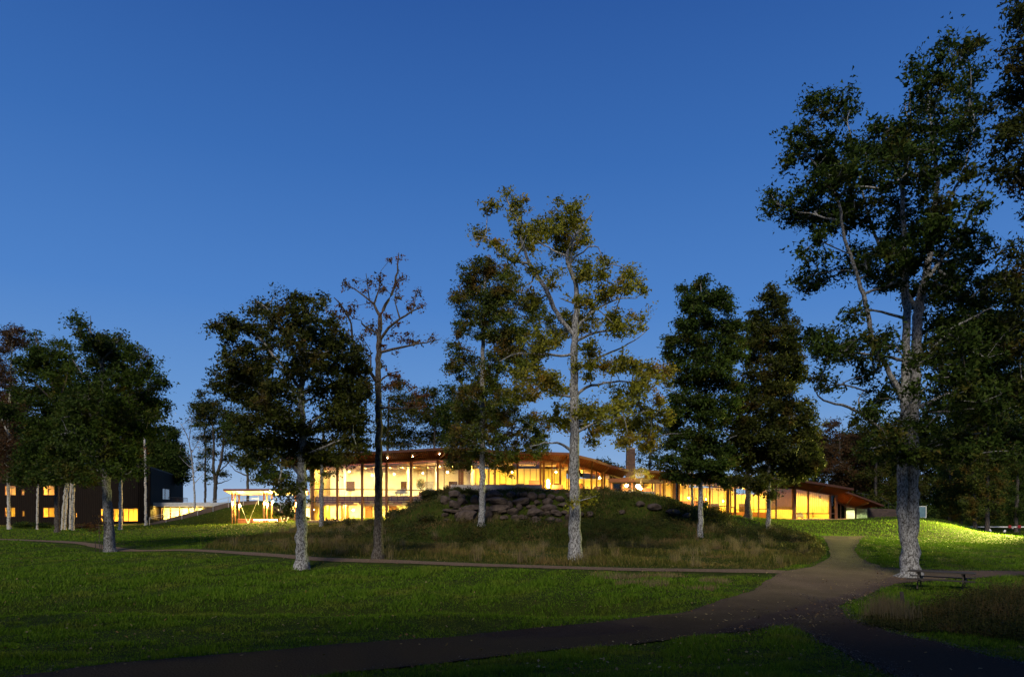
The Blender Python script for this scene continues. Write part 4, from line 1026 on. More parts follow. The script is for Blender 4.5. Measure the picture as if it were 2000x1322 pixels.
T11 = tz(1260, 520, 3.305, [(820, 140, 30, 20), (800, 190, 50, 30), (880, 230, 40, 35), (830, 250, 60, 40), (720, 310, 50, 30), (800, 330, 80, 40), (880, 290, 40, 30), (940, 350, 60, 30), (680, 390, 60, 40), (780, 420, 90, 50), (900, 430, 90, 50), (680, 490, 70, 50), (800, 520, 90, 50),
    (930, 520, 70, 60), (700, 600, 80, 60), (840, 610, 90, 60), (960, 620, 60, 60), (720, 700, 90, 60), (850, 710, 100, 60), (980, 700, 60, 50), (650, 800, 90, 60), (780, 810, 100, 60), (900, 800, 80, 50), (640, 900, 100, 60), (780, 910, 110, 60), (920, 910, 90, 60),
    (1040, 900, 50, 40), (620, 1010, 110, 60), (760, 1020, 120, 60), (900, 1010, 110, 60), (1040, 980, 60, 50), (640, 1110, 110, 60), (790, 1120, 120, 60), (940, 1110, 110, 60), (1060, 1080, 60, 60), (620, 1220, 110, 60), (770, 1230, 120, 60), (920, 1220, 110, 60),
    (1060, 1190, 70, 60), (700, 1310, 120, 40), (880, 1310, 120, 40), (1040, 1290, 80, 40)]) + [(1450, 940, 28, 10), (1500, 938, 34, 12), (1545, 932, 28, 12), (1585, 910, 20, 20), (1480, 955, 14, 7), (1505, 966, 12, 5)]
tree('russet_topped_oak', 'olive oak with russet top and thin speckled trunk before the curtained windows', 'tree', 47,
     [[(1501, 1045, 9), (1501, 960, 7.5), (1502, 880, 6.5), (1504, 780, 5.5), (1506, 700, 4.5), (1508, 620, 3), (1510, 560, 1.2)]], [[(1503, 820, 4), (1460, 790), (1440, 770)], [(1503, 790, 4), (1550, 760), (1570, 740)], [(1502, 880, 4), (1560, 850), (1590, 840)]],
     T11, M['bark_oak'], M['leaf_olive'], .22, 50, .52, 1.7, .8, 1.45, 19, OAKS)
tree('wing_oak', 'stout dark trunk close in front of the long wing glazing', 'tree', 62, [[(1461, 1012, 13.5), (1461, 970, 10.5), (1461, 930, 9.5), (1460, 880, 7), (1458, 830, 4)]], [[(1461, 935, 5), (1440, 915), (1425, 900)], [(1461, 930, 5), (1490, 910), (1510, 895)]],
     [(1440, 905, 22, 14), (1470, 890, 30, 18), (1500, 915, 26, 14), (1430, 880, 24, 16), (1460, 855, 32, 18), (1420, 940, 18, 9), (1490, 945, 18, 8)], M['bark_dark'], M['leaf_deep'], .24, 44, .7, 1.4, .8, 1.2, 51, 'trees close to the lodge')
tree('young_oak', 'young slim tree beside the speckled oak at the mound foot', 'tree', 56, [[(1352, 1012, 6), (1352, 970, 5), (1351, 930, 4.5), (1350, 880, 3)]], [], [(1345, 900, 16, 12), (1358, 915, 16, 10), (1350, 880, 20, 14), (1335, 935, 14, 8)], M['bark_grey'], M['leaf_deep'], .22, 40, .6, 1.3, .8, 1.1, 52, 'trees close to the lodge')
tree('glass_oak', 'slim tree trunk standing against the glazed two-storey corner', 'tree', 62, [[(628, 1020, 9), (628, 980, 8), (629, 930, 7.5), (629, 890, 6), (632, 840, 4)]], [[(629, 900, 3), (610, 885), (595, 875)]],
     [(640, 925, 14, 7), (615, 905, 18, 12), (650, 905, 20, 10), (630, 885, 26, 14), (670, 895, 20, 10), (600, 935, 9, 6), (605, 975, 8, 6)], M['bark_grey'], M['leaf_olive'], .2, 40, .55, 1.3, .8, 1.1, 53, 'trees close to the lodge')

# trees to the right: background wood, row lit by the lamp, overhanging tree
tree('dusk_maple', 'brown-green tree filling the gap behind the low roof', 'tree', 100, [[(1640, 1005, 5), (1640, 930, 4), (1640, 860, 2.5)]], [], [(1625, 830, 14, 10), (1615, 850, 18, 14), (1640, 858, 20, 16), (1610, 880, 22, 18), (1640, 890, 26, 18), (1665, 865, 20, 18), (1620, 915, 26, 16), (1655, 920, 30, 18), (1690, 900, 26, 20), (1640, 945, 30, 12), (1680, 945, 30, 16), (1600, 905, 16, 20)],
     M['bark_dark'], M['leaf_brown'], .36, 46, 1.1, 1.6, .8, 1.3, 54, 'wood behind the low roof')
tree('dusk_oak', 'dark green tree rising over the stone end wall', 'tree', 96, [[(1710, 1008, 6), (1710, 930, 5), (1712, 860, 3)]], [], [(1690, 830, 16, 12), (1715, 850, 26, 18), (1740, 870, 30, 20), (1700, 885, 26, 18), (1730, 905, 34, 20), (1700, 930, 30, 18), (1740, 945, 34, 20), (1720, 975, 26, 12), (1770, 900, 34, 24), (1770, 950, 34, 22)],
     M['bark_dark'], M['leaf_olive'], .34, 48, 1.1, 1.6, .8, 1.3, 55, 'wood behind the low roof')
ROW = 'trees in the row by the barrier'
for i, (lab, y, px, w_, top, wid) in enumerate((('thin first trunk of the row behind the bright berm', 82, 1848, 4.5, 880, 26), ('pale trunk second in the row behind the bright berm', 78, 1856, 7.5, 850, 34), ('leafy third tree of the row behind the berm crest', 78, 1876, 6.5, 860, 34),
                                      ('short-trunked fourth tree of the row at the berm end', 74, 1904, 8, 830, 44), ('thickest reddish trunk of the row near the marker post', 74, 1928, 9, 815, 48), ('dark last tree of the row beside the barrier rail', 80, 1985, 7, 850, 46))):
    rr_ = np.random.default_rng(60 + i)
    bl = []
    for k in range(15):
        u = k / 14
        yy = top + (1000 - top) * u * 1.0
        ww = wid * math.sin(math.pi * min(1, .2 + .66 * u)) * 1.3
        bl.append((px + rr_.uniform(-.75, .75) * ww, yy + 6, ww * .42, 12))
    tree('row_tree', lab, 'tree', y, [[(px, 1040 if px > 1890 else 1030, w_), (px, 1000, w_ * .9), (px + rr_.uniform(-3, 3), 940, w_ * .7), (px, top + 20, w_ * .3)]], [], bl, M['bark_dark'], M['leaf_deep' if i in (0, 5) else 'leaf_oak'], .24, 46, .75, 1.8, .8, 1.3, 60 + i, ROW)
tree('far_beech', 'dark beech mass behind the row of lit trees', 'tree', 100, [[(1900, 1015, 7), (1900, 900, 5), (1900, 800, 3)]], [], [(1830 + 22 * (k % 8) + 8 * (k // 8), 790 + 44 * (k // 8) + (k * 37 % 17), 30, 24) for k in range(40)], M['bark_dark'], M['leaf_deep'], .42, 46, 1.3, 1.3, .6, 1.2, 70, 'wood behind the low roof')
tree('far_beech', 'dark beech at the edge of the wood above the barrier', 'tree', 104, [[(2040, 1018, 7), (2040, 900, 5), (2040, 760, 3)]], [], [(1990 + 24 * (k % 7) + 8 * (k // 7), 740 + 40 * (k // 7) + (k * 37 % 17), 30, 24) for k in range(42)], M['bark_dark'], M['leaf_deep'], .42, 46, 1.3, 1.3, .6, 1.2, 71, 'wood behind the low roof')
for i, (lab, px, y, top, wid) in enumerate((('dark wood-edge tree behind the russet-topped oak', 1590, 112, 850, 60), ('dark wood-edge tree over the low end roof', 1680, 116, 845, 66), ('dark wood-edge tree behind the twin-stemmed oak', 1775, 112, 830, 70), ('dark wood-edge tree behind the notice board', 1850, 108, 815, 70),
                                        ('dark wood-edge tree behind the thick reddish trunk', 1935, 110, 800, 74), ('dark wood-edge tree behind the barrier rail', 2020, 108, 790, 74), ('dark wood-edge tree outside the barrier end', 2110, 106, 790, 74))):
    rr_ = np.random.default_rng(160 + i)
    bl = [(px + rr_.uniform(-1, 1) * wid * math.sin(math.pi * min(1, .22 + .62 * u)), top + (1012 - top) * u, 26, 20) for u in np.linspace(0.03, 1, 30)]
    tree('wood_edge_tree', lab, 'tree', y, [[(px, 1020, 6), (px, 960, 5), (px + 4, 900, 4), (px, top + 20, 2)]], [], bl, M['bark_dark'], M['leaf_deep' if i % 3 else 'leaf_olive'], .5, 40, 1.5, 1.5, .5, .8, 160 + i, 'wood behind the low roof')
OV = [(1988, 45, 18, 26), (1978, 100, 24, 16), (1990, 140, 22, 26), (1978, 185, 30, 20), (1945, 215, 20, 14), (1988, 240, 28, 26), (1962, 275, 30, 24), (1990, 325, 32, 32), (1952, 335, 20, 20), (1984, 370, 26, 14), (1972, 486, 22, 12), (1992, 510, 18, 24), (1962, 545, 22, 18), (1992, 577, 22, 26), (1975, 625, 26, 22), (1995, 680, 26, 26),
      (2030, 80, 30, 40), (2040, 180, 36, 40), (2050, 290, 40, 40), (2060, 400, 40, 40), (2050, 500, 40, 40), (2070, 600, 44, 40), (2090, 120, 40, 40), (2110, 250, 44, 40), (2130, 380, 44, 40), (2120, 500, 44, 40), (2020, 750, 40, 36), (2060, 0, 40, 40), (2140, 620, 44, 40), (2080, 700, 44, 40), (2015, 20, 24, 30), (1998, -20, 24, 30)]
tree('overhanging_oak', 'dark oak crown leaning into the picture above the side path', 'tree', 22, [[(2105, 1135, 40), (2100, 950, 32), (2090, 800, 28), (2080, 600, 22), (2075, 400, 16), (2060, 200, 10), (2050, 60, 5)]], [[(2082, 620, 8), (2030, 560), (1975, 530)], [(2076, 420, 8), (2030, 360), (1970, 320)], [(2070, 300, 7), (2020, 220), (1965, 200)], [(2062, 210, 6), (2020, 120), (1985, 60)]],
     OV, M['bark_oak'], M['leaf_olive'], .16, 62, .48, 1.3, .8, 1.2, 72, OAKS)
# staked sapling
sap = tree('sapling', 'small reddish staked sapling on the lawn beside the oak trunk', 'sapling', 36.5, [[(195, 1077, 1.6), (195, 1050, 1.3), (193, 1020, .9)]], [[(195, 1062, .8), (189, 1050)]], [(190, 1030, 12, 5), (200, 1022, 9, 6), (180, 1035, 8, 4), (198, 1040, 7, 5), (196, 1010, 8, 5)], M['bark_dark'], M['leaf_rust'], .10, 18, .28, 1, .8, 1.2, 80, twig=.006)
for px in (186.5, 198):
    q = P(px, 1060, 36.4); g = float(ground(q.x, q.y))
    MB().tube([(q.x, q.y, g - .1), (q.x, q.y, g + .85)], .022, 6).build('stake', M['wood_grey'], sap)
def copy_tree(src, loc, rz, label):
    c_ = src.copy(); COL.objects.link(c_)
    c_['label'] = label
    for ch_ in src.children:
        k_ = ch_.copy(); COL.objects.link(k_); k_.parent = c_
    c_.location = loc; c_.rotation_euler = (0, 0, rz); c_.scale = (1.75, 1.75, 1.7)
    return c_
for x_, y_, rz_, lab_ in ((-24, -7, 1.0, 'added shade oak far left of the viewpoint'), (-10, -9, 2.2, 'added shade oak left of the viewpoint'), (3, -8, .4, 'added shade oak straight behind the viewpoint'), (15, -7, 3.0, 'added shade oak right of the viewpoint'), (27, -2, 4.0, 'added shade oak by the lower path'), (-38, -4, 5.0, 'outermost added shade oak left of the path'), (-18, -17, 2.7, 'added shade oak in the rear row left of the viewpoint'), (-4, -18, 1.3, 'added shade oak in the rear row behind the viewpoint'), (9, -18, 5.5, 'added shade oak in the rear row right of the viewpoint'), (22, -14, .9, 'added shade oak in the rear row by the lower path'), (-31, -15, 3.6, 'added shade oak in the rear row far left of the viewpoint')):
    copy_tree(TREE5, (x_, y_, float(ground(x_, y_)) - .1), rz_, lab_)  # unseen oaks, added and enlarged to shade the foreground

# ------------------------------------------------------------------ lodge
LB = P(950, 1000, 70)
lodge = empty('glass_lodge', (LB.x, LB.y, 1.0), 'long low glass and timber lodge glowing yellow behind the trees', 'building')
ROOF_A = [(548, 896, 70, 560, 912, 73), (660, 889, 68.6, 659, 906, 71.6), (752, 884, 67.2, 755, 901, 70), (803, 881.5, 66.5, 803, 899, 69.2), (875, 877, 65.6, 857, 896, 68.4), (940, 881, 63.5, 900, 896, 67.2),
          (1000, 885, 62, 967, 898, 66), (1056, 886, 60.5, 1058, 898, 64.5), (1110, 888, 60.5, 1100, 902, 64.5), (1160, 900, 61.5, 1155, 914, 65.5), (1190, 911, 62.5, 1180, 922, 66), (1228, 921, 64, 1215, 933, 67)]
ROOF_C = [(1262, 921, 64.5, 1258, 935, 67), (1330, 927, 65, 1326, 938, 67.5), (1420, 932, 66, 1421, 941, 69), (1480, 937, 66.8, 1481, 951, 69.3), (1540, 940, 67.2, 1530, 951.5, 69.8), (1560, 939.5, 67, 1551, 952, 70), (1612, 947.5, 68, 1595, 960, 70.6), (1667, 957, 69.5, 1632, 966, 71)]
ROOF_D = [(1638, 958, 70.5, 1634, 978, 72.5), (1668, 967, 70.3, 1652, 985, 72.8), (1700, 979, 70.5, 1672, 989, 73), (1726, 989, 71, 1696, 991, 73.2)]
def roof(sections, name, rear, th=.24, flat=.2, fasc=M['fascia']):
    E_, H_, R_ = [], [], []
    for a, b, c, d_, e, f in sections:
        E_.append(P(a, b, c)); h = P(d_, e, f); H_.append(h)
        q = h.copy(); q.y = rear * K; q.x = h.x * (1 + .0 * rear); q.z = h.z + flat; R_.append(q)
    up = Vector((0, 0, th))
    top, sof = MB(), MB()
    n = len(E_)
    for i in range(n - 1):
        for A, B in ((E_, H_), (H_, R_)):
            top.hexa([A[i] + Vector((0, 0, .06)), A[i + 1] + Vector((0, 0, .06)), B[i + 1] + Vector((0, 0, .06)), B[i] + Vector((0, 0, .06)), A[i] + up, A[i + 1] + up, B[i + 1] + up, B[i] + up])
            sof.hexa([A[i], A[i + 1], B[i + 1], B[i], A[i] + Vector((0, 0, .05)), A[i + 1] + Vector((0, 0, .05)), B[i + 1] + Vector((0, 0, .05)), B[i] + Vector((0, 0, .05))])
    ro = top.build(name, M['roof_top'], lodge)
    sof.build('soffit', M['soffit'], ro)
    for i in range(n - 1):
        a, b = E_[i], E_[i + 1]
        MB().beam(a + Vector((0, -.05, th * .45)), b + Vector((0, -.05, th * .45)), .06, th * 1.25).build('fascia', fasc, ro)
    for i in range(n - 1):
        for t in (0,):
            a = E_[i].lerp(E_[i + 1], t); b = H_[i].lerp(H_[i + 1], t)
            MB().beam(a + Vector((0, .3, -.12)), b + Vector((0, 0, -.12)), .11, .18).build('rafter', M['wood_steel' if name == 'roof' and rear < 84 else 'wood_frame'], ro)
    return E_, H_
EA, HA = roof(ROOF_A, 'roof', 84)
EC, HC_ = roof(ROOF_C, 'roof', 82)
ED, HD = roof(ROOF_D, 'roof', 80, .18, -.3)
# guard rail on the roof
rp = [P(a, b, 72) for a, b in ((768, 869), (805, 867.5), (842, 866), (876, 866))]
rl = MB()
for a, b in zip(rp, rp[1:]): rl.beam(a, b, .05, .05)
rail = rl.build('roof_rail', M['metal_dark'], lodge)
for p in rp: MB().beam(p, p - Vector((0, 0, 1.05)), .05, .05).build('rail_post', M['metal_dark'], rail)

hx = [s[3] for s in ROOF_A] + [s[3] for s in ROOF_C]; hy = [s[4] for s in ROOF_A] + [s[4] for s in ROOF_C]
def head(px): return float(np.interp(px, hx, hy))
def facade(parent, cols, trans=None, glassmat=None, hfun=head, tmat=M['wood_steel']):
    """cols: (px, y, base_py, width_px, name); trans: {i: [(pyL, pyR)]} transoms in the bay right of column i"""
    trans = trans or {}
    n = len(cols)
    for i, (px, y, pb, w_, nm) in enumerate(cols):
        a, b = P(px, pb, y), P(px, hfun(px), y)
        wm = w_ * y * K / F
        MB().box(a.x - wm / 2, a.x + wm / 2, a.y - wm * .7, a.y + wm * .7, a.z - .25, b.z).build(nm, M['wood_frame'] if w_ >= 2.4 else tmat, parent)
    for i in range(n - 1):
        (pa, ya, ba, wa, _), (pb_, yb, bb, wb, _) = cols[i], cols[i + 1]
        a0, b0 = P(pa + wa / 2, ba, ya), P(pb_ - wb / 2, bb, yb)
        if (b0 - a0).length < .25: continue
        a1, b1 = P(pa + wa / 2, hfun(pa), ya), P(pb_ - wb / 2, hfun(pb_), yb)
        lv = [(a0, b0)] + [(P(pa + wa / 2, l, ya), P(pb_ - wb / 2, r_, yb)) for l, r_ in trans.get(i, [])] + [(a1, b1)]
        lv.sort(key=lambda t: t[0].z)
        for k in range(len(lv) - 1):
            (l0, r0), (l1, r1) = lv[k], lv[k + 1]
            g = Vector((0, 0, .05))
            tilt = Vector((0, random.uniform(-.012, .012), 0))
            MB().slab([l0 + g + tilt, r0 + g, r1 - g, l1 - g + tilt], .03).build('pane', glassmat or M['glass'], parent)
            hb = .16 if k in (0,) else .13
            MB().beam(l0, r0, .12, hb).build('sill' if k == 0 else 'transom', tmat, parent)
        MB().beam(a1 - Vector((0, 0, .06)), b1 - Vector((0, 0, .06)), .14, .22).build('head_beam', M['wood_frame'], parent)
left = [(611, 72.5, 1020, 5, 'column'), (659, 71.6, 1019, 4, 'column'), (707.5, 70.8, 1018, 4, 'column'), (755, 70, 1017, 4, 'column'), (803, 69.2, 1016, 4, 'column'), (834, 68.7, 1014, 1.2, 'mullion'), (855, 68.4, 1013, 4, 'column'), (867.5, 68.1, 1012, 1.2, 'mullion'), (897, 67.4, 1012, 3.5, 'column')]
facade(lodge, left, {0: [(955, 955)], 1: [(955, 955.5)], 2: [(955.5, 956), (911, 910)], 3: [(956, 957), (910, 910)], 4: [(957, 957.5), (910, 911)], 5: [(957.5, 958), (911, 909)], 6: [(958, 958), (909, 908)], 7: [(958, 958), (908, 907)]})
mid = [(897.5, 67.4, 968, 3, 'mullion'), (903, 66.9, 968, 5, 'column'), (955, 66, 968, 2, 'mullion'), (967, 65.8, 968, 3.2, 'column'), (1010, 65.2, 968, 2.5, 'column'), (1055.5, 64.6, 968, 4, 'column'), (1062, 64.6, 968, 4, 'column'), (1078, 64.6, 968, 2.4, 'column'), (1094, 64.8, 968, 4, 'column'), (1110, 65, 968, 2, 'mullion'),
       (1139, 65.3, 968, 1.5, 'mullion'), (1155.5, 65.6, 968, 2.5, 'column'), (1165, 65.8, 968, 2.5, 'column'), (1175.5, 66, 968, 3.5, 'column'), (1180.5, 66, 968, 3.5, 'column'), (1191, 66.2, 968, 2, 'mullion'), (1197, 66.4, 968, 2, 'mullion'), (1213, 67, 968, 2, 'mullion'), (1234, 67, 968, 2.5, 'column'), (1257, 67, 969, 2, 'mullion'), (1274, 67, 969, 2, 'mullion'),
       (1296, 67.2, 976, 3, 'column'), (1316, 67.4, 986, 5.5, 'column'), (1326, 67.6, 994, 3, 'column'), (1352, 68, 1002, 2, 'mullion'), (1386, 68.4, 1006, 2.5, 'column'), (1421, 69, 1009, 5, 'column'), (1427, 69, 1009, 2, 'mullion'), (1435.5, 69, 1011, 3, 'column'), (1481, 69.4, 1015, 2, 'mullion'), (1515.5, 69.7, 1015.5, 2, 'mullion'), (1551, 70, 1015.5, 5, 'column'),
       (1578.6, 70.3, 1015.5, 2.5, 'column'), (1621, 70.8, 1015.5, 3, 'column'), (1632, 71, 1015.5, 4, 'column')]
ix = {c[0]: i for i, c in enumerate(mid)}
facade(lodge, mid, {ix[1326]: [(988, 988)], ix[1352]: [(988, 988)], ix[1386]: [(988, 988)], ix[1427]: [(990, 991)], ix[1435.5]: [(995, 995)], ix[1481]: [(994, 993.5)], ix[1515.5]: [(993.5, 993.5)], ix[1551]: [(1002.6, 1002.6)], ix[1578.6]: [(1002.6, 1002.6)], ix[1621]: [(1002.6, 1002.6)]})
low = [(1635, 72.3, 1016, 1.5, 'mullion'), (1642, 72.5, 1016, 1.2, 'mullion'), (1651, 72.8, 1016, 2, 'mullion'), (1671, 73, 1016, 2.2, 'mullion'), (1695, 73.3, 1016, 1.6, 'mullion')]
facade(lodge, low, {}, None, lambda px: float(np.interp(px, [1634, 1652, 1672, 1696], [979, 986, 990, 992])))
# interior
def box_part(name, mat, a, b, parent=lodge):
    return MB().box(min(a[0], b[0]), max(a[0], b[0]), min(a[1], b[1]), max(a[1], b[1]), min(a[2], b[2]), max(a[2], b[2])).build(name, mat, parent)
U = K
box_part('rear_wall', M['wall_pale'], (-22 * U, 80 * U, .6 * U), (-4 * U, 80.3 * U, 7.6 * U))
box_part('side_wall', M['wall_warm'], (-21.6 * U, 72.9 * U, .6 * U), (-21.3 * U, 80 * U, 7.2 * U))
box_part('partition', M['wall_pale'], (-4.4 * U, 68.2 * U, .6 * U), (-4.1 * U, 79.9 * U, 7.3 * U))
box_part('ground_floor', M['floor_wood'], (-21.2 * U, 69.2 * U, .7 * U), (-4.5 * U, 79.9 * U, .95 * U))
uf = MB()
uf.hexa([Vector((-21.2 * U, 74.0 * U, 2.95 * U)), Vector((-4.5 * U, 69.3 * U, 2.95 * U)), Vector((-4.5 * U, 79.9 * U, 2.95 * U)), Vector((-21.2 * U, 79.9 * U, 2.95 * U)),
         Vector((-21.2 * U, 74.0 * U, 3.5 * U)), Vector((-4.5 * U, 69.3 * U, 3.5 * U)), Vector((-4.5 * U, 79.9 * U, 3.5 * U)), Vector((-21.2 * U, 79.9 * U, 3.5 * U))])
fl = uf.build('upper_floor', M['wall_warm'], lodge)
for k in range(3):
    a = Vector((-21.1 * U, (73.8 - .0) * U, (3.35 - .26 * k) * U)); b = Vector((-4.6 * U, 69.1 * U, (3.35 - .26 * k) * U))
    MB().beam(a, b, .14, .16).build('floor_board', M['wood_frame'], fl)
for k in range(9):
    x = (-20.5 + k * 1.9) * U
    MB().box(x - .1, x + .1, 74.6 * U, 79.8 * U, 2.66 * U, 2.945 * U).build('floor_joist', M['wood_frame'], fl)
for k, x in enumerate((-20, -17.2, -14.4, -11.6, -8.8)):   # doors and panels of the lower hall
    MB().box(x * U, (x + .9) * U, 79.82 * U, 79.94 * U, .95 * U, 2.5 * U).build('inner_door', M['wood_frame'], lodge)
for x, y in ((-18.5, 75.5), (-14.9, 74.6), (-11.2, 73.6), (-8.0, 72.7)):
    MB().tube([(x * U, y * U, .95 * U), (x * U, y * U, 7.15 * U)], .19, 12).build('inner_column', M['wall_pale'], lodge)
box_part('rear_wall', M['wall_warm'], (-4.1 * U, 75 * U, 3.0 * U), (6 * U, 75.3 * U, 6.55 * U))
box_part('rear_wall', M['wall_warm'], (6.01 * U, 75 * U, 3.0 * U), (14.2 * U, 75.3 * U, 5.45 * U))
box_part('main_floor', M['floor_wood'], (-4.0 * U, 65.5 * U, 3.18 * U), (14.4 * U, 74.9 * U, 3.42 * U))
box_part('rear_wall', M['wall_warm'], (14.4 * U, 77 * U, .7 * U), (20 * U, 77.3 * U, 5.0 * U))
box_part('rear_wall', M['wall_warm'], (20.01 * U, 77 * U, .7 * U), (25 * U, 77.3 * U, 4.5 * U))
box_part('rear_wall', M['wall_warm'], (25.01 * U, 77 * U, .7 * U), (34 * U, 77.3 * U, 3.75 * U))
box_part('wing_floor', M['floor_wood'], (15 * U, 69.2 * U, .9 * U), (36 * U, 76.9 * U, 1.12 * U))
box_part('partition', M['wall_warm'], (14.2 * U, 68.2 * U, .9 * U), (14.4 * U, 76.9 * U, 4.8 * U))
box_part('partition', M['wall_warm'], (34.0 * U, 72.3 * U, .9 * U), (34.2 * U, 76.9 * U, 3.2 * U))
box_part('rear_wall', M['wall_pale'], (34.3 * U, 76 * U, .8 * U), (39 * U, 76.3 * U, 2.3 * U))
box_part('counter', M['wood_frame'], (22.5 * U, 72.2 * U, 1.12 * U), (28 * U, 73 * U, 1.8 * U))
box_part('bookcase', M['wood_frame'], (18 * U, 75.5 * U, 1.12 * U), (21.5 * U, 76 * U, 3.0 * U))
for k, x in enumerate((-3.2, -1.4, .6, 2.6, 4.6, 7.0, 9.2, 11.4)):
    MB().box(x * U, (x + .75) * U, 74.9 * U, 74.98 * U, 3.42 * U, (4.9 if k % 3 else 4.6) * U).build('wall_panel' if k % 2 else 'inner_door', M['wood_frame' if k % 2 else 'wood_dark'], lodge)
for k, x in enumerate((-19.4, -16.2, -13, -10.2, -7.4)):
    MB().box(x * U, (x + 1.0) * U, 79.85 * U, 79.95 * U, 4.2 * U, 5.3 * U).build('wall_picture', M['fabric_grey' if k % 2 else 'wood_dark'], lodge)
for k, x in enumerate((16.5, 19.2, 22.4, 25.6)):
    MB().box(x * U, (x + .9) * U, 76.85 * U, 76.95 * U, 1.12 * U, 2.7 * U).build('inner_door', M['wood_dark'], lodge)
for k in range(12):
    x = (-20.6 + 1.42 * k) * U
    MB().box(x - .07, x + .07, 73.6 * U, 79.9 * U, 6.6 * U, 6.78 * U).build('ceiling_beam', M['ply_ceiling'], lodge)
# vertical-slat blinds in the long wing, pleated
def pleats(p, q, z0, z1, name, mat, parent, amp=.05, per=.28):
    L = (q - p).length; n = max(8, int(L / (per / 4)))
    v, f = [], []
    d = (q - p).normalized(); nrm = Vector((-d.y, d.x, 0))
    for i in range(n + 1):
        t = i / n
        c = p.lerp(q, t) + nrm * (amp * math.sin(t * L / per * 2 * math.pi))
        v += [(c.x, c.y, z0), (c.x, c.y, z1)]
        if i: f.append([2 * i - 2, 2 * i, 2 * i + 1, 2 * i - 1])
    me = bpy.data.meshes.new(name); me.from_pydata(v, [], f); me.update()
    return link_mesh(name, me, mat, parent)
for a, b, ya, z_lo, mat in ((1484, 1549, 70.5, 993, M['curtain']), (1498, 1548, 70.7, 1014, M['curtain']), (1554, 1577, 71, 1000, M['curtain']), (1581, 1600, 71.2, 1000, M['curtain']), (1603, 1619, 71.3, 1000, M['curtain']), (1636, 1650, 73.4, 1015, M['blind_pale']), (1673, 1694, 73.9, 1015, M['blind_pale'])):
    h_ = head((a + b) / 2) if a < 1632 else 990
    pleats(P(a, 1000, ya), P(b, 1000, ya), P(a, z_lo, ya).z, P(a, h_ + 1, ya).z, 'window_blind', mat, lodge)
# stone end wall
a0, b0 = P(1697, 1017, 73.2), P(1755, 1017, 73.6)
MB().hexa([a0, b0, b0 + Vector((0, .5, 0)), a0 + Vector((0, .5, 0)), P(1697, 992, 73.2), P(1755, 994.5, 73.6), P(1755, 994.5, 73.6) + Vector((0, .5, 0)), P(1697, 992, 73.2) + Vector((0, .5, 0))]).build('stone_wall', M['brick'], lodge)
hr = MB()
for a, b in (((1672, 962, 74), (1698, 966, 74)), ((1688.5, 966, 74), (1688.5, 979, 74)), ((1720, 971, 75), (1749, 991, 75)), ((1735, 981, 75), (1735, 992, 75))): hr.beam(P(*a), P(*b), .05, .05)
hr.build('handrail', M['metal_dark'], lodge)
# porch beam and its roof on the terrace
pr = MB().hexa([P(1189, 941.5, 60.5), P(1240, 941, 60.2), P(1296, 944, 62), P(1192, 944, 66)] + [P(1189, 934, 60.5), P(1240, 933, 60.2), P(1296, 937, 62), P(1192, 936.5, 66)]).build('porch_roof', M['fascia'], lodge)
for px, y in ((1194, 60.8), (1234, 60.6), (1290, 62.2)):
    a = P(px, 968, y); b = P(px, 942.5, y)
    MB().box(a.x - .1, a.x + .1, a.y - .1, a.y + .1, a.z, b.z).build('porch_post', M['timber_post'], pr)
# chimney
c0, c1 = P(1231, 940, 72), P(1231.5, 877, 72)
ch = MB()
def ring(c, w_, d_): return [(c.x - w_, c.y - d_, c.z), (c.x + w_, c.y - d_, c.z), (c.x + w_, c.y + d_, c.z), (c.x - w_, c.y + d_, c.z)]
ch.hexa(ring(Vector((c0.x, c0.y, c0.z - 3)), .66, .6) + ring(Vector((c1.x, c1.y, c1.z)), .56, .5))
chim = ch.build('chimney', M['brick'], lodge)
MB().hexa(ring(c1, .61, .55) + ring(c1 + Vector((0, 0, .14)), .61, .55)).build('chimney_cap', M['concrete'], chim)
MB().tube([c1 + Vector((0, 0, .13)), c1 + Vector((0, 0, .38)), c1 + Vector((0, 0, .42))], [.24, .24, .30], 12).build('flue', M['metal_dark'], chim)

# lamps hanging in the lodge: countless alike globes, one object each
def globe(label, group, x, y, z, r_, mat, drop=.9):
    o = empty('globe_lamp', (x, y, z), label, 'lamp', group)
    MB().ball((x, y, z), r_).build('globe', mat, o, True)
    MB().tube([(x, y, z + r_ * .97), (x, y, z + drop)], .012, 5).build('cord', M['metal_dark'], o)
    return o
def strip_light(label, group, x, y, z, L, mat, name='ceiling_light', baffle=True):
    o = empty(name, (x, y, z), label, 'ceiling light', group)
    MB().box(x - L / 2 - .03, x + L / 2 + .03, y - .16, y + .16, z, z + .06).build('housing', M['metal_dark'], o)
    MB().box(x - L / 2, x + L / 2, y - .13, y + .13, z - .02, z - .001).build('diffuser', mat, o)
    if baffle: MB().box(x - L / 2 - .25, x + L / 2 + .25, y - .42, y - .34, z - .15, z + .12).build('baffle', M['ply_ceiling'], o)
    return o
for i, (px, dy) in enumerate(((682, 4.6), (727, 3.6), (770, 2.6), (826, 3.2), (874, 2.8))):
    y = np.interp(px, [611, 897], [72.5, 67.4]) + dy
    q = P(px, 921 + (i * 7 % 9), y)
    globe('round glowing globe lamp hanging in the upper glazed hall', 'globe lamps in the upper hall', q.x, q.y, q.z, .09, M['lamp_soft'])
for i, px in enumerate((636, 683, 731, 779, 829, 872)):
    yf = np.interp(px, [611, 897], [72.5, 67.4])
    for dy in (2.4, 5.6):
        q = P(px, head(px) + 4, yf); 
        strip_light('long ceiling light in the upper glazed hall', 'ceiling lights in the upper hall', q.x * (1 + dy / yf), (yf + dy) * K, q.z, 2.6, M['strip_white'])
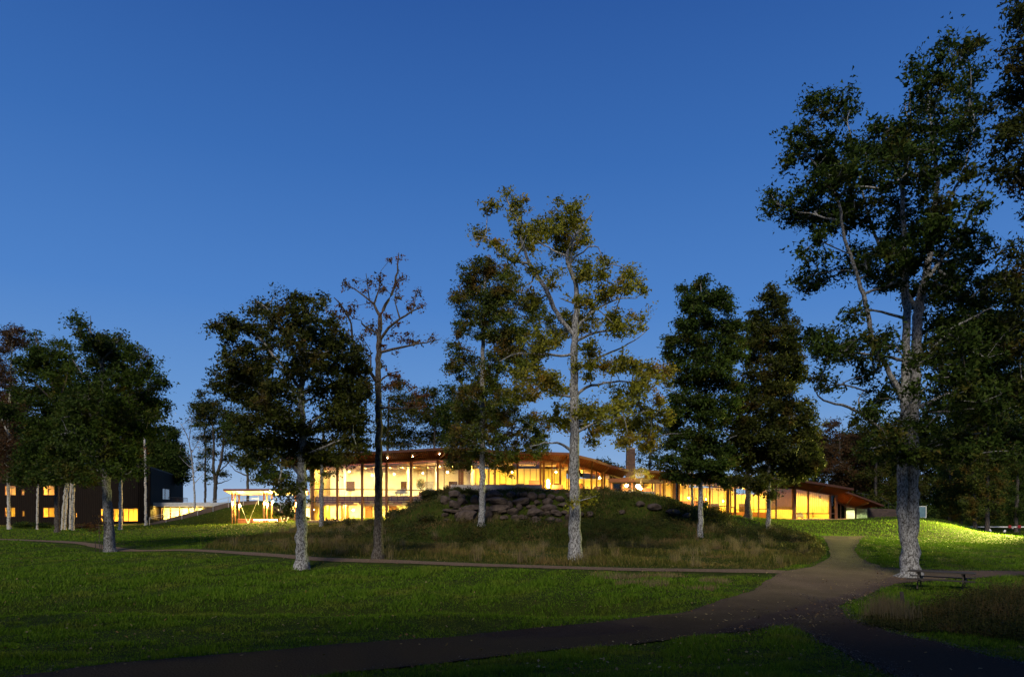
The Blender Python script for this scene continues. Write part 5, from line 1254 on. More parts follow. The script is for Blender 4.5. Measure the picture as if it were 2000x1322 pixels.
for i, px in enumerate((640, 680, 722, 765, 810)):
    yf = np.interp(px, [611, 897], [72.5, 67.4]) + 4.2
    for dy in (0, 2.6):
        q = P(px, 984.5, yf + dy)
        strip_light('long ceiling light in the lower glazed hall', 'ceiling lights in the lower hall', q.x, q.y, 2.60 * K, 2.4, M['strip_gold'])
for i, px in enumerate((690, 745, 815)):
    q = P(px, 996, np.interp(px, [611, 897], [72.5, 67.4]) + 4)
    globe('round glowing globe lamp in the lower glazed hall', 'globe lamps in the lower hall', q.x, q.y, q.z, .09, M['lamp_warm'], .45)
for i, px in enumerate((918, 940, 985, 1030, 1070, 1118, 1150, 1188, 1225)):
    yf = np.interp(px, [900, 1060, 1262], [67, 64.6, 67])
    for dy in (2.2, 5.4):
        q = P(px, head(px) + 4, yf)
        strip_light('long ceiling light behind the terrace windows', 'ceiling lights behind the terrace', q.x * (1 + dy / yf), (yf + dy) * K, q.z, 1.8, M['strip_gold'])
for i, px in enumerate((1000, 1086, 1171, 1226)):
    q = P(px, max(922, head(px) + 14), 69)
    globe('round glowing globe lamp behind the terrace windows', 'globe lamps behind the terrace', q.x, q.y, q.z, .09, M['lamp_warm'], .6)
for i, px in enumerate((1292, 1318, 1340, 1372, 1405, 1440, 1465, 1500, 1533, 1566, 1600)):
    yf = np.interp(px, [1290, 1632], [67.2, 71])
    for dy in (2.0, 5.0):
        q = P(px, head(px) + 4, yf)
        strip_light('long ceiling light in the long wing', 'ceiling lights in the long wing', q.x * (1 + dy / yf), (yf + dy) * K, q.z, 1.8, M['strip_amber'])
for i, px in enumerate((1345, 1378, 1412)):
    q = P(px, 972 + i * 3, 72)
    globe('round glowing globe lamp in the long wing', 'globe lamps in the long wing', q.x, q.y, q.z, .09, M['lamp_amber'], .6)
for px in (1644, 1662, 1684):
    q = P(px, 994, 75.2)
    strip_light('greenish ceiling light behind the low end windows', 'ceiling lights in the low end', q.x, q.y, q.z, .9, M['strip_green'])
# eave spotlights under the tall roof
for px, py, y in ((757, 893, 68.6), (806, 889, 67.8), (858, 885, 66.9)):
    q = P(px, py, y)
    o = tag(MB().tube([q, q + Vector((0, .04, -.16))], [.02, .035], 8).build('eave_spotlight', M['lamp_low']), 'tiny glowing spotlight under the tall red eave', 'spotlight', 'spotlights under the eave')

# furniture seen through the glass and on the terrace
def chair(px, py, y, rz, label, mat, cat='chair', sc_=1.0, name='armchair', leg=True):
    q = P(px, py, y)
    o = empty(name, q, label, cat)
    c, s_ = math.cos(rz), math.sin(rz)
    def T(x, yy, z): return Vector((q.x + (x * c - yy * s_) * sc_, q.y + (x * s_ + yy * c) * sc_, q.z + z * sc_))
    def bx(x0, x1, y0, y1, z0, z1): return MB().hexa([T(x0, y0, z0), T(x1, y0, z0), T(x1, y1, z0), T(x0, y1, z0), T(x0, y0, z1), T(x1, y0, z1), T(x1, y1, z1), T(x0, y1, z1)])
    bx(-.35, .35, -.35, .3, .3, .46).build('seat', mat, o)
    bx(-.35, .35, .303, .42, .3, .95).build('backrest', mat, o)
    for sx_ in (-1, 1):
        bx(sx_ * .42 - .06, sx_ * .42 + .06, -.35, .42, .25, .66).build('armrest', mat, o)
        for sy in (-.28, .33): bx(sx_ * .36 - .025, sx_ * .36 + .025, sy - .025, sy + .025, 0, .249).build('leg', M['metal_dark'], o)
    return o
z_up = 3.5 * U
def py_of(z, y): return HY + (HC - z) * F / (y * K)
for px, y, rz, lab in ((779, 71.4, .4, 'pale grey armchair upstairs nearest the tall glass corner post'), (789, 71.0, -.3, 'pale grey armchair turned away beside the inner column upstairs'), (836, 70.2, .2, 'grey armchair upstairs right of the indoor tree'), (846, 69.9, -.5, 'grey armchair upstairs closest to the terrace end')):
    chair(px, py_of(z_up, y), y, rz + math.pi, lab, M['fabric_grey'])
q = P(822, py_of(z_up, 70.6), 70.6)
pot = empty('indoor_tree', q, 'bushy potted fig tree behind the upstairs glass', 'potted plant')
MB().tube([q, q + Vector((0, 0, .5))], [.24, .32], 12).build('pot', M['terracotta'], pot)
MB().tube([q + Vector((0, 0, .45)), q + Vector((.03, 0, 1.3))], .03, 6).build('stem', M['bark_dark'], pot)
rr_ = np.random.default_rng(5); n = 900
d_ = rr_.normal(0, 1, (n, 3)); d_ /= np.linalg.norm(d_, axis=1)[:, None]
cpos = np.array([q.x + .03, q.y, q.z + 1.6]) + d_ * (rr_.random(n) ** .4)[:, None] * np.array([.75, .75, .85])
t_ = rr_.normal(0, 1, (n, 3)); t_ /= np.linalg.norm(t_, axis=1)[:, None]; b_ = np.cross(t_, d_)
Vv = np.stack([cpos - t_ * .08, cpos + b_ * .05, cpos + t_ * .08, cpos - b_ * .05], 1).reshape(-1, 3)
link_mesh('leaves', np_mesh('leaves', Vv, np.arange(4 * n).reshape(-1, 4)), M['leaf_oak'], pot)

# terrace parapets
def wall_obj(name, label, pts, top, th, mat, cat='wall'):
    m = MB()
    for (p0, y0), (p1, y1) in zip(pts, pts[1:]):
        a, b = P(p0, top[0] if p0 == pts[0][0] else top[1], y0), P(p1, top[1], y1)
        ga = float(ground(a.x, a.y)) - .4; gb = float(ground(b.x, b.y)) - .4
        m.hexa([(a.x, a.y, ga), (b.x, b.y, gb), (b.x, b.y + th, gb), (a.x, a.y + th, ga), (a.x, a.y, a.z), (b.x, b.y, b.z), (b.x, b.y + th, b.z), (a.x, a.y + th, a.z)])
    o = m.build(name, mat)
    return tag(o, label, cat)
wl = wall_obj('parapet', 'upper pale concrete terrace parapet on the boulder mound', [(880, 55.2), (948, 54.4), (1058.5, 54)], (946.5, 946), .3, M['concrete'])
wl2 = wall_obj('parapet', 'lower pale concrete terrace parapet below the bright lantern', [(1058.8, 53.9), (1160, 54.2), (1278, 55.5)], (954, 959), .3, M['concrete'])
for o, a, b in ((wl, (880, 946.2, 55.2), (1058, 945.7, 54)), (wl2, (1060, 953.6, 53.9), (1277, 958.4, 55.5))):
    pass
# terrace furniture
zt = 3.42 * U
q = P(1009, 951, 60)
o = empty('slatted_sofa', (q.x, q.y, zt), 'bright cushioned slatted sofa on the upper terrace', 'sofa')
MB().box(q.x - 1.15, q.x + 1.15, q.y, q.y + .8, zt + .25, zt + .48).build('seat', M['fabric_pale'], o)
for k in range(9): MB().box(q.x - 1.12 + k * .27, q.x - 1.0 + k * .27, q.y - .06, q.y - .01, zt + .3, zt + 1.0).build('slat', M['fabric_pale'], o)
MB().box(q.x - 1.2, q.x + 1.2, q.y - .09, q.y + .02, zt + 1.003, zt + 1.08).build('top_rail', M['wood_frame'], o)
for sx_ in (-1.15, 1.15):
    MB().box(q.x + sx_ - .05, q.x + sx_ + .05, q.y + .02, q.y + .8, zt, zt + .7).build('arm', M['wood_frame'], o)
for px0, px1, py0, y, lab in ((1033, 1054, 937.5, 59, 'reddish timber planter box beside the terrace sofa'), (1079, 1100, 946.5, 57.5, 'low reddish timber planter box beside the tall torch'), (1255, 1271, 953, 58, 'reddish timber planter under the weeping tree')):
    a, b = P(px0, py0, y), P(px1, py0, y)
    o = empty('planter', ((a.x + b.x) / 2, a.y, zt), lab, 'planter')
    MB().box(a.x, b.x, a.y, a.y + .03, zt, a.z).build('front_board', M['terracotta'], o)
    MB().box(a.x, b.x, a.y + .7, a.y + .73, zt, a.z).build('rear_board', M['terracotta'], o)
    for xx in (a.x, b.x - .03): MB().box(xx, xx + .03, a.y + .033, a.y + .697, zt, a.z).build('side_board', M['terracotta'], o)
    MB().box(a.x + .034, b.x - .034, a.y + .034, a.y + .696, zt, a.z - .08).build('soil_fill', M['soil'], o)
def torch(px, py0, y, h, label, mat, r_=.12, light=0):
    q = P(px, py0, y); z0 = zt
    o = empty('terrace_torch', (q.x, q.y, z0), label, 'lantern')
    MB().tube([(q.x, q.y, z0), (q.x, q.y, q.z - r_ * 1.2)], [.05, .035], 8).build('stand', M['metal_dark'], o)
    MB().tube([(q.x, q.y, q.z - r_ * 1.3), (q.x, q.y, q.z - r_ * .9)], [.05, r_ * .9], 10).build('bowl', M['metal_dark'], o)
    MB().ball((q.x, q.y, q.z + h * .3), r_, 10, 7, max(1, h / r_ * .5)).build('flame', mat, o, True)
    return o
torch(1070.5, 950, 57.2, 1.0, 'tall slim glowing torch on the terrace beside the red column', M['flame'], .16)
torch(1246, 951, 56.6, .25, 'brightest starry lantern on the lower parapet corner', M['flame'], .22)
torch(1251.5, 955, 56.9, .3, 'small candle lantern next to the brightest lantern', M['lamp_low'], .12)
torch(1223, 949.5, 57.5, .2, 'small lantern standing among the terrace tables', M['flame'], .11)
for px, y, lab in ((1152, 59, 'terrace table farthest from the lanterns'), (1174, 58.5, 'terrace table before the thick red column'), (1200, 58.8, 'terrace table under the porch beam end'), (1226, 58.2, 'terrace table next to the small lantern')):
    q = P(px, 960, y)
    o = empty('terrace_table', (q.x, q.y, zt), lab, 'table')
    MB().box(q.x - .6, q.x + .6, q.y - .4, q.y + .4, zt + .70, zt + .75).build('table_top', M['wood_dark'], o)
    for sx_ in (-.5, .5):
        for sy in (-.3, .3): MB().box(q.x + sx_ - .03, q.x + sx_ + .03, q.y + sy - .03, q.y + sy + .03, zt, zt + .699).build('leg', M['metal_dark'], o)
    chair(px - 6, py_of(zt, y), y, math.pi / 2, 'dark chair drawn up to the ' + lab, M['wood_dark'])
tree('weeping_tree', 'small weeping tree lit gold above the terrace planter', 'tree', 57.6, [[(1252, 962, 1.6), (1252, 940, 1.3), (1251, 918, .9)]], [[(1252, 925, .7), (1243, 918), (1236, 930)], [(1252, 922, .7), (1262, 918), (1268, 932)]],
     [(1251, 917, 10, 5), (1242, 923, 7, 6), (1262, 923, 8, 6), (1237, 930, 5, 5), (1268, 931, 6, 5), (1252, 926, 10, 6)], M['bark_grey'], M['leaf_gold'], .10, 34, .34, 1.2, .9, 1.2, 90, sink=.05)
q = P(1562, 1014, 71.5)
chair(1562, 1013.5, 71.4, math.pi * .9, 'white chair behind the lower panes of the curtained wing', M['white_paint'])

# ------------------------------------------------------------------ boulder wall on the mound
bw = ray_ground(985, 1000)
wallroot = empty('boulder_wall', (bw[0], bw[1], float(ground(*bw))), 'stacked grey and reddish boulders set in the mound below the terrace', 'stone wall')
def rock_mesh(seed, sx_, sy, sz):
    r_ = np.random.default_rng(seed)
    nu, nv = 14, 9
    pl = r_.normal(0, 1, (11, 3)); pl /= np.linalg.norm(pl, axis=1)[:, None]
    pd = r_.uniform(.72, 1.0, 11)
    b = MB(); b.ball((0, 0, 0), 1, nu, nv)
    v = np.array(b.v); dirs = v / np.linalg.norm(v, axis=1)[:, None]
    dt = dirs @ pl.T
    rad = np.where(dt > .05, pd[None, :] / np.maximum(dt, .05), 9).min(1)
    rad = np.minimum(rad, 1.12) * (1 + r_.normal(0, .025, len(rad)))
    b.v = [tuple(p) for p in dirs * rad[:, None] * np.array([sx_, sy, sz])]
    return b
BO = tz(860, 930, 6.667, [(700, 245, 180, 90), (920, 240, 110, 60), (1015, 250, 40, 60), (1090, 240, 90, 70), (1205, 260, 110, 90), (745, 335, 220, 100), (1065, 325, 200, 80), (455, 315, 90, 90), (290, 330, 110, 80), (400, 425, 200, 95), (155, 450, 180, 40), (270, 440, 50, 70), (765, 430, 230, 90),
     (615, 430, 60, 60), (905, 390, 70, 90), (1025, 410, 70, 70), (950, 465, 120, 80), (350, 540, 220, 140), (225, 515, 70, 70), (635, 510, 90, 100), (1235, 485, 190, 110), (1090, 535, 120, 50), (1390, 335, 110, 70), (1420, 410, 160, 70), (1635, 475, 130, 50), (1940, 500, 80, 60), (1560, 300, 110, 60), (550, 240, 90, 60), (820, 545, 100, 50)]) + \
     [(1279, 990, 22, 12), (1313, 1000, 22, 10), (1340, 1007, 14, 8), (1250, 985, 14, 9), (1215, 1000, 12, 6)]
rb = np.random.default_rng(808)
for _ in range(600):          # smaller stones filling the courses between the traced ones
    px, py = rb.uniform(868, 1135), rb.uniform(960, 1018)
    w_ = rb.uniform(9, 20); h_ = w_ * rb.uniform(.5, .75)
    if all(abs(px - q_[0]) > (w_ + q_[2]) * .47 or abs(py - q_[1]) > (h_ + q_[3]) * .47 for q_ in BO): BO.append((px, py, w_, h_))
for i, (px, py, w_, h_) in enumerate(BO):
    g = ray_ground(px, py + h_ * .12)
    s_ = g[1] / F
    b = rock_mesh(100 + i, w_ * s_ * .66, (w_ + h_) * s_ * .40, h_ * s_ * .72)
    an = random.uniform(-.35, .35); ca, sa = math.cos(an), math.sin(an)
    z0 = HC - (py - HY) * s_
    b.v = [(g[0] + x * ca - y_ * sa * .3, g[1] - .08 + x * sa * .3 + y_, z0 + z_ + x * .12 * math.sin(i * 2.3)) for x, y_, z_ in b.v]
    b.build('boulder', M['rock'], wallroot)

# ------------------------------------------------------------------ timber canopy with grouped posts
q = P(515, 1021, 76)
can = empty('timber_canopy', (q.x, q.y, float(ground(q.x, q.y))), 'lit timber entrance canopy on clustered round posts', 'canopy')
A, B, C_, D = P(436, 958, 73.5), P(601, 957.5, 73.5), P(604, 966, 80), P(452, 966, 80)
up = Vector((0, 0, .26))
rf = MB().hexa([A, B, C_, D, A + up, B + up, C_ + up, D + up]).build('roof', M['bench_red'], can)
MB().hexa([p + Vector((0, 0, -.06)) for p in (A.lerp(C_, .02), B.lerp(D, .02), C_.lerp(A, .02), D.lerp(B, .02))] + [p + Vector((0, 0, -.005)) for p in (A.lerp(C_, .02), B.lerp(D, .02), C_.lerp(A, .02), D.lerp(B, .02))]).build('ceiling', M['ply_ceiling'], rf)
def ceil_z(x, y): return A.z + (C_.z - A.z) * ((y - A.y) / (C_.y - A.y)) - .065
for px, y, lp in ((453.5, 75.2, 983), (459.5, 76.2, 0), (467, 78, 987), (515.6, 75.2, 982), (521.5, 76.2, 985), (531, 78, 980), (577, 75.2, 984), (583, 76.2, 0), (592, 78, 983)):
    x = (px - CX) * y * K / F; Y_ = y * K; g = float(ground(x, Y_)) - .15
    po = MB().tube([(x, Y_, g), (x, Y_, ceil_z(x, Y_))], .125, 12).build('post', M['timber_post'], can, True)
    if lp:
        lz = P(px, lp, y).z
        MB().tube([(x + .17, Y_ - .12, lz - .12), (x + .17, Y_ - .12, lz + .12)], .06, 10).build('lamp', M['lamp_canopy'], po, True)
        MB().beam((x + .02, Y_ - .02, lz), (x + .15, Y_ - .10, lz), .03, .03).build('lamp_arm', M['metal_dark'], po)
for (p0, y0), (p1, q1, y1) in (((484.5, 75), (462, 966, 77)), ((484.5, 75), (508, 967, 78)), ((552, 75), (535, 966, 77)), ((552, 75), (573, 967, 78)), ((559, 77), (583, 967, 79))):
    x, Y_ = (p0 - CX) * y0 * K / F, y0 * K; g = float(ground(x, Y_)) - .05
    e = P(p1, q1, y1); e.z = ceil_z(e.x, e.y)
    s_ = Vector((x, Y_, g)); mdl = s_.lerp(e, .16)
    wr = MB().tube([mdl, e], .018, 6).build('tie_rod', M['metal_pale'], can)
    MB().tube([s_, mdl], .032, 8).build('rod_foot', M['white_paint'], wr)
a, b = P(464, 1013, 77), P(556, 1013, 76.6)
g0 = float(ground((a.x + b.x) / 2, a.y))
bn = empty('long_bench', ((a.x + b.x) / 2, a.y, g0), 'long low red-brown bench wall under the canopy with a light strip', 'bench')
n_ = 7
for k in range(n_):
    x0, x1 = a.x + (b.x - a.x) * k / n_ + .012, a.x + (b.x - a.x) * (k + 1) / n_ - .012
    MB().box(x0, x1, a.y, a.y + .08, g0 - .2, a.z - .12).build('panel', M['bench_red'], bn)
MB().box(a.x - .05, b.x + .05, a.y - .1, a.y + .75, a.z - .115, a.z).build('seat_top', M['bench_red'], bn)
l0, l1 = P(496, 1015, 77), P(542, 1015, 76.7)
MB().box(l0.x, l1.x, a.y - .12, a.y - .03, a.z - .17, a.z - .118).build('light_strip', M['lamp_low'], bn)
MB().box(a.x, b.x, a.y + .6, a.y + .68, g0 - .2, a.z - .118).build('rear_panel', M['bench_red'], bn)

# ramp with railings
def crest_pt(px, y): x = (px - CX) * y * K / F; return np.array([x, y * K])
lo = np.array([crest_pt(p_, y_) for p_, y_ in ((292, 80), (330, 81), (380, 81.6), (420, 82), (455, 82.4), (505, 82.8))])
hi = np.array([crest_pt(p_, y_) for p_, y_ in ((292, 82.4), (330, 83.6), (380, 84.3), (420, 84.6), (455, 85), (505, 85.4))])
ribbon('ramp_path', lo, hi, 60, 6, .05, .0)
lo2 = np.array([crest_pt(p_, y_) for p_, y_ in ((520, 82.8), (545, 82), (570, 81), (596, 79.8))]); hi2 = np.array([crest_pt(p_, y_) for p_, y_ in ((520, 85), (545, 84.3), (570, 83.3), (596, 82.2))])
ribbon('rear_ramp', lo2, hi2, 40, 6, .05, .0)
for line, lab in ((lo, 'grey ramp railing along the lower edge of the ramp'), (hi, 'grey ramp railing along the upper edge of the ramp')):
    Q = resample(line, 8)
    Zs = ground(Q[:, 0], Q[:, 1])
    o = empty('ramp_railing', (Q[0, 0], Q[0, 1], Zs[0]), lab, 'railing')
    for (x, y), z in zip(Q, Zs): MB().box(x - .035, x + .035, y - .035, y + .035, z - .1, z + 1.0).build('post', M['metal_pale'], o)
    rm = MB()
    for k in range(7): rm.beam((Q[k, 0], Q[k, 1], Zs[k] + 1.03), (Q[k + 1, 0], Q[k + 1, 1], Zs[k + 1] + 1.03), .06, .06)
    rm.build('handrail', M['metal_pale'], o)

# ------------------------------------------------------------------ timber hotel
HX0, HX1, HYY = (-330 - CX) * 92 * K / F, (293 - CX) * 92 * K / F, 92 * K
ZT = P(0, 913, 92).z; ZB = -.6
hotel = empty('timber_hotel', (-60 * K, 92 * K, 0), 'dark timber-clad two-storey hotel with lit yellow windows', 'building')
def wall_holes(u0, u1, z0, z1, holes, fn, th):
    us = sorted({u0, u1, *[h[0] for h in holes], *[h[1] for h in holes]}); zs = sorted({z0, z1, *[h[2] for h in holes], *[h[3] for h in holes]})
    m = MB()
    for a, b in zip(us, us[1:]):
        for c, d_ in zip(zs, zs[1:]):
            uc, zc = (a + b) / 2, (c + d_) / 2
            if any(h[0] < uc < h[1] and h[2] < zc < h[3] for h in holes): continue
            m.hexa([fn(a, 0, c), fn(b, 0, c), fn(b, th, c), fn(a, th, c), fn(a, 0, d_), fn(b, 0, d_), fn(b, th, d_), fn(a, th, d_)])
    return m
def px_u(px, y): return (px - CX) * y * K / F
def py_z(py, y): return HC - (py - HY) * y * K / F
WIN = [(9, 31, 948, 967, 1), (42, 48, 955, 967, 0), (84, 111, 947, 967, 1), (9, 30, 990.5, 1009, 1), (43, 48, 997, 1008, 0), (84, 114, 990.5, 1010, 1), (147, 151, 1001, 1010, 0), (199, 205, 961, 967, 0), (196, 220, 992.5, 1018, 1), (221, 239, 992.5, 1018, 0), (240, 270, 992.5, 1018, 1), (-70, -44, 948, 967, 1), (-70, -44, 991, 1009, 1)]
holes = [(px_u(a, 92), px_u(b, 92), py_z(d_, 92), py_z(c, 92)) for a, b, c, d_, _ in WIN]
wall_holes(HX0, HX1, ZB, ZT, holes, lambda u, v_, z: (u, HYY + v_, z), .3).build('front_wall', M['cladding'], hotel)
def window(parent, fn, u0, u1, z0, z1, mull):
    m = MB(); t = .09
    def bx(a, b, c, d_): m.hexa([fn(a, .06, c), fn(b, .06, c), fn(b, .2, c), fn(a, .2, c), fn(a, .06, d_), fn(b, .06, d_), fn(b, .2, d_), fn(a, .2, d_)])
    bx(u0 + .003, u0 + t, z0 + .003, z1 - .003); bx(u1 - t, u1 - .003, z0 + .003, z1 - .003); bx(u0 + t, u1 - t, z0 + .003, z0 + t); bx(u0 + t, u1 - t, z1 - t, z1 - .003)
    if mull:
        k = u0 + (u1 - u0) * .36
        bx(k - .05, k + .05, z0 + t, z1 - t)
    f = m.build('window', M['wood_frame'], parent)
    p = MB().hexa([fn(u0 + t, .12, z0 + t), fn(u1 - t, .12, z0 + t), fn(u1 - t, .14, z0 + t), fn(u0 + t, .14, z0 + t), fn(u0 + t, .12, z1 - t), fn(u1 - t, .12, z1 - t), fn(u1 - t, .14, z1 - t), fn(u0 + t, .14, z1 - t)])
    p.build('pane', M['glass'], f)
for (a, b, c, d_, mu), h in zip(WIN, holes): window(hotel, lambda u, v_, z: (u, HYY + v_, z), *h, mu)
XA, YA = HX1, HYY; YB = 130 * K; XB = (358 - CX) * YB / F
SL = math.hypot(XB - XA, YB - YA); dx_, dy_ = (XB - XA) / SL, (YB - YA) / SL
def side(u, v_, z): return (XA + dx_ * u - dy_ * v_ * 1.0, YA + dy_ * u + dx_ * v_, z)
def side_u(px):
    k = (px - CX) / F
    return (k * YA - XA) / (dx_ - k * dy_)
us0, us1 = side_u(318), side_u(333)
def zs_at(py, u): return HC - (py - HY) * (YA + dy_ * u) / F
sh = [(us0, us1, zs_at(975, us0), zs_at(953, us0))]
wall_holes(.303, SL, ZB, ZT, sh, side, .3).build('side_wall', M['cladding_side'], hotel)
window(hotel, side, *sh[0], 1)
MB().hexa([(HX0, HYY + .01, ZT), (XA - .0, HYY + .01, ZT), (XB, YB, ZT), (HX0, YB, ZT), (HX0, HYY + .01, ZT + .25), (XA, HYY + .01, ZT + .25), (XB, YB, ZT + .25), (HX0, YB, ZT + .25)]).build('roof', M['roof_top'], hotel)
zf = py_z(981, 92)
box_part('rear_wall', M['wall_warm'], (HX0, 97 * K, ZB), (px_u(262, 92), 97.2 * K, ZT - .1), hotel)
box_part('floor_slab', M['floor_wood'], (HX0, HYY + .31, zf - .15), (px_u(266, 92), 96.9 * K, zf + .1), hotel)
for i, px in enumerate((130, 60, 180)): box_part('room_partition', M['wall_warm'], (px_u(px, 92), HYY + .31, ZB), (px_u(px, 92) + .15, 96.9 * K, ZT - .11), hotel)
for i in range(5):
    x = px_u(288 - 4.2 * i, 92)
    MB().tube([(x, HYY - .12, ZB), (x, HYY - .12, ZT)], .06, 6).build('downpipe' if i == 0 else 'facade_batten', M['cladding'], hotel)
for (wa, wb, wc, wd, _m) in WIN:
    q = P((wa + wb) / 2, wc, 92)
    strip_light('warm ceiling light inside a hotel window', 'lights in the hotel windows', q.x, HYY + 1.6, q.z + .22, max(.4, (wb - wa) * 92 * K / F * .8), M['strip_hotel'], baffle=False)
u_ = (us0 + us1) / 2
sx_, sy_, _z = side(u_, 1.6, 0)
strip_light('warm ceiling light behind the narrow side door of the hotel', 'lights in the hotel windows', sx_, sy_, zs_at(951, us0), 1.2, M['strip_hotel'], baffle=False)
box_part('side_room_wall', M['wall_warm'], (sx_ - 1.7, sy_ - 3, zf), (sx_ - 1.5, sy_ + 4, ZT - .1), hotel)

# low white-banded wing between hotel and lodge
wing = empty('low_wing', (px_u(450, 95), 95 * K, .3), 'low flat-roofed wing with white band and bright windows behind the ramp', 'building')
ya = 95
cols = [(284, 'mullion'), (292, 'mullion'), (315, 'mullion'), (333, 'mullion'), (351, 'mullion'), (369, 'mullion'), (386, 'mullion'), (397, 'mullion'), (415, 'mullion'), (433, 'mullion'), (535, 'mullion'), (553, 'mullion'), (571, 'mullion'), (590, 'mullion'), (612, 'mullion')]
def lf(lst): facade(wing, [(p_, ya, 1019, 1.8, n__) for p_, n__ in lst], {}, None, lambda px: 990.0, M['wood_frame'])
lf(cols[:10]); lf(cols[10:])
box_part('white_band', M['white_band'], (px_u(296, ya), ya * K - .5, py_z(989, ya) + .02), (px_u(620, ya), ya * K + .1, py_z(981, ya)), wing)
box_part('roof', M['roof_top'], (px_u(284, ya), ya * K - .3, py_z(988.5, ya) + .06), (px_u(624, ya), 106 * K, py_z(981.5, ya)), wing)
box_part('rear_wall', M['wall_pale'], (px_u(284, ya), 100 * K, 0), (px_u(620, ya), 100.2 * K, py_z(988, ya) - .02), wing)
box_part('infill_wall', M['concrete'], (px_u(434, ya), ya * K, 0), (px_u(534, ya), ya * K + .2, py_z(989, ya)), wing)
for i, px in enumerate((300, 324, 342, 360, 378, 394, 418, 545, 562, 580, 602)):
    q = P(px, 989.6, 95)
    for dy in (1.6, 4.0): strip_light('bright ceiling light inside the low white-banded wing', 'lights in the low wing', q.x, q.y + dy, py_z(988.5, ya) - .01, 1.2, M['strip_wing'], baffle=False)
b0, b1 = P(329, 978, 100), P(366, 980, 104)
bal = MB()
for k in range(16):
    p = b0.lerp(b1, k / 15)
    bal.beam(p, p + Vector((0, 0, .75)), .07, .05)
bal.beam(b0 + Vector((0, 0, .8)), b1 + Vector((0, 0, .8)), .1, .08)
bal.build('balustrade', M['timber_post'], wing)

# ------------------------------------------------------------------ right side: lamp, board, barrier, posts, table
q = P(2045, 1045, 60); gz = float(ground(q.x, q.y))
lamp = empty('street_lamp', (q.x, q.y, gz), 'tall lit street lamp just beyond the lawn edge', 'street lamp')
MB().tube([(q.x, q.y, gz - .2), (q.x, q.y, gz + 4.6)], [.08, .05], 10).build('pole', M['metal_dark'], lamp)
MB().tube([(q.x, q.y, gz + 4.6), (q.x - .2, q.y + .1, gz + 4.75), (q.x - .6, q.y + .3, gz + 4.75)], .035, 8).build('arm', M['metal_dark'], lamp)
MB().tube([(q.x - .75, q.y + .35, gz + 4.80), (q.x - .75, q.y + .35, gz + 4.72)], [.12, .28], 14).build('shade', M['metal_dark'], lamp)
MB().ball((q.x - .75, q.y + .35, gz + 4.66), .08).build('bulb', M['lamp_low'], lamp, True)
ld = bpy.data.lights.new('street_lamp_light', 'SPOT'); ld.energy = 230000; ld.color = (.92, .86, .16); ld.shadow_soft_size = .10; ld.spot_size = math.radians(72); ld.spot_blend = .5
lo_ = bpy.data.objects.new('street_lamp_light', ld); COL.objects.link(lo_); lo_.parent = lamp; lo_.location = (-.75, .35, 4.5)
tgt = P(1800, 1032, 57)
lo_.rotation_euler = (tgt - Vector((q.x - .75, q.y + .35, gz + 4.5))).to_track_quat('-Z', 'Y').to_euler()

a, b = P(1776, 988, 66), P(1809, 1011, 66)
g = float(ground((a.x + b.x) / 2, a.y))
bd = empty('notice_board', ((a.x + b.x) / 2, a.y, g), 'blue-grey notice board with white frame half behind the oak trunk', 'notice board')
MB().box(a.x + .08, b.x - .08, a.y, a.y + .05, b.z + .08, a.z - .08).build('panel', M['board_blue'], bd)
fm = MB(); fm.box(a.x, b.x, a.y - .03, a.y + .08, a.z - .078, a.z); fm.box(a.x, b.x, a.y - .03, a.y + .08, b.z, b.z + .078); fm.box(a.x, a.x + .078, a.y - .03, a.y + .08, b.z + .079, a.z - .079); fm.box(b.x - .078, b.x, a.y - .03, a.y + .08, b.z + .079, a.z - .079)
fm.build('frame', M['white_paint'], bd)
for x in (a.x + .2, b.x - .25): MB().box(x, x + .07, a.y + .081, a.y + .15, g - .3, a.z - .05).build('post', M['metal_pale'], bd)

a, b = P(1874, 1028.5, 76), P(2110, 1028.5, 76)
br = empty('barrier', (a.x, a.y, float(ground(a.x, a.y))), 'long white barrier rail with red ends before the dark wood', 'barrier')
MB().beam(a, b, .08, .16).build('rail', M['white_paint'], br)
for k in range(5):
    p = a.lerp(b, k / 4); g = float(ground(p.x, p.y + .1))
    MB().box(p.x - .05, p.x + .05, p.y + .05, p.y + .15, min(g, p.z) - .4, p.z + .05).build('post', M['wood_grey'], br)
for px0, px1 in ((1969, 1974), (1987, 1993)):
    p, q = P(px0, 1028, 75.8), P(px1, 1028, 75.8)
    MB().box(p.x, q.x, p.y - .1, p.y - .02, p.z - .2, p.z + .22).build('red_panel', M['red_paint'], br)
p = P(1977, 1029, 75.8); MB().box(p.x - .14, p.x + .14, p.y - .1, p.y - .02, p.z - .25, p.z + .1).build('plate', M['concrete'], br)
for px, pt, y, lab, lean in ((1934.5, 1035, 70, 'small tilted white marker plate beside the thick reddish trunk', .25), (1962.5, 1034.5, 62, 'small white marker post on the lit lawn edge', 0)):
    q = P(px, pt, y); g = float(ground(q.x, q.y))
    o = empty('marker_post', (q.x, q.y, g), lab, 'marker post')
    zt_ = max(q.z, g + .55)
    MB().box(q.x - .04, q.x + .04, q.y, q.y + .06, g - .2, zt_).build('post', M['wood_grey'], o)
    MB().hexa([(q.x - .2, q.y - .03, zt_ - .25 + lean), (q.x + .1, q.y - .03, zt_ - .25), (q.x + .1, q.y - .003, zt_ - .25), (q.x - .2, q.y - .003, zt_ - .25 + lean), (q.x - .12, q.y - .03, zt_ + lean), (q.x + .1, q.y - .03, zt_ + .02), (q.x + .1, q.y - .003, zt_ + .02), (q.x - .12, q.y - .003, zt_ + lean)]).build('plate', M['white_paint'], o)

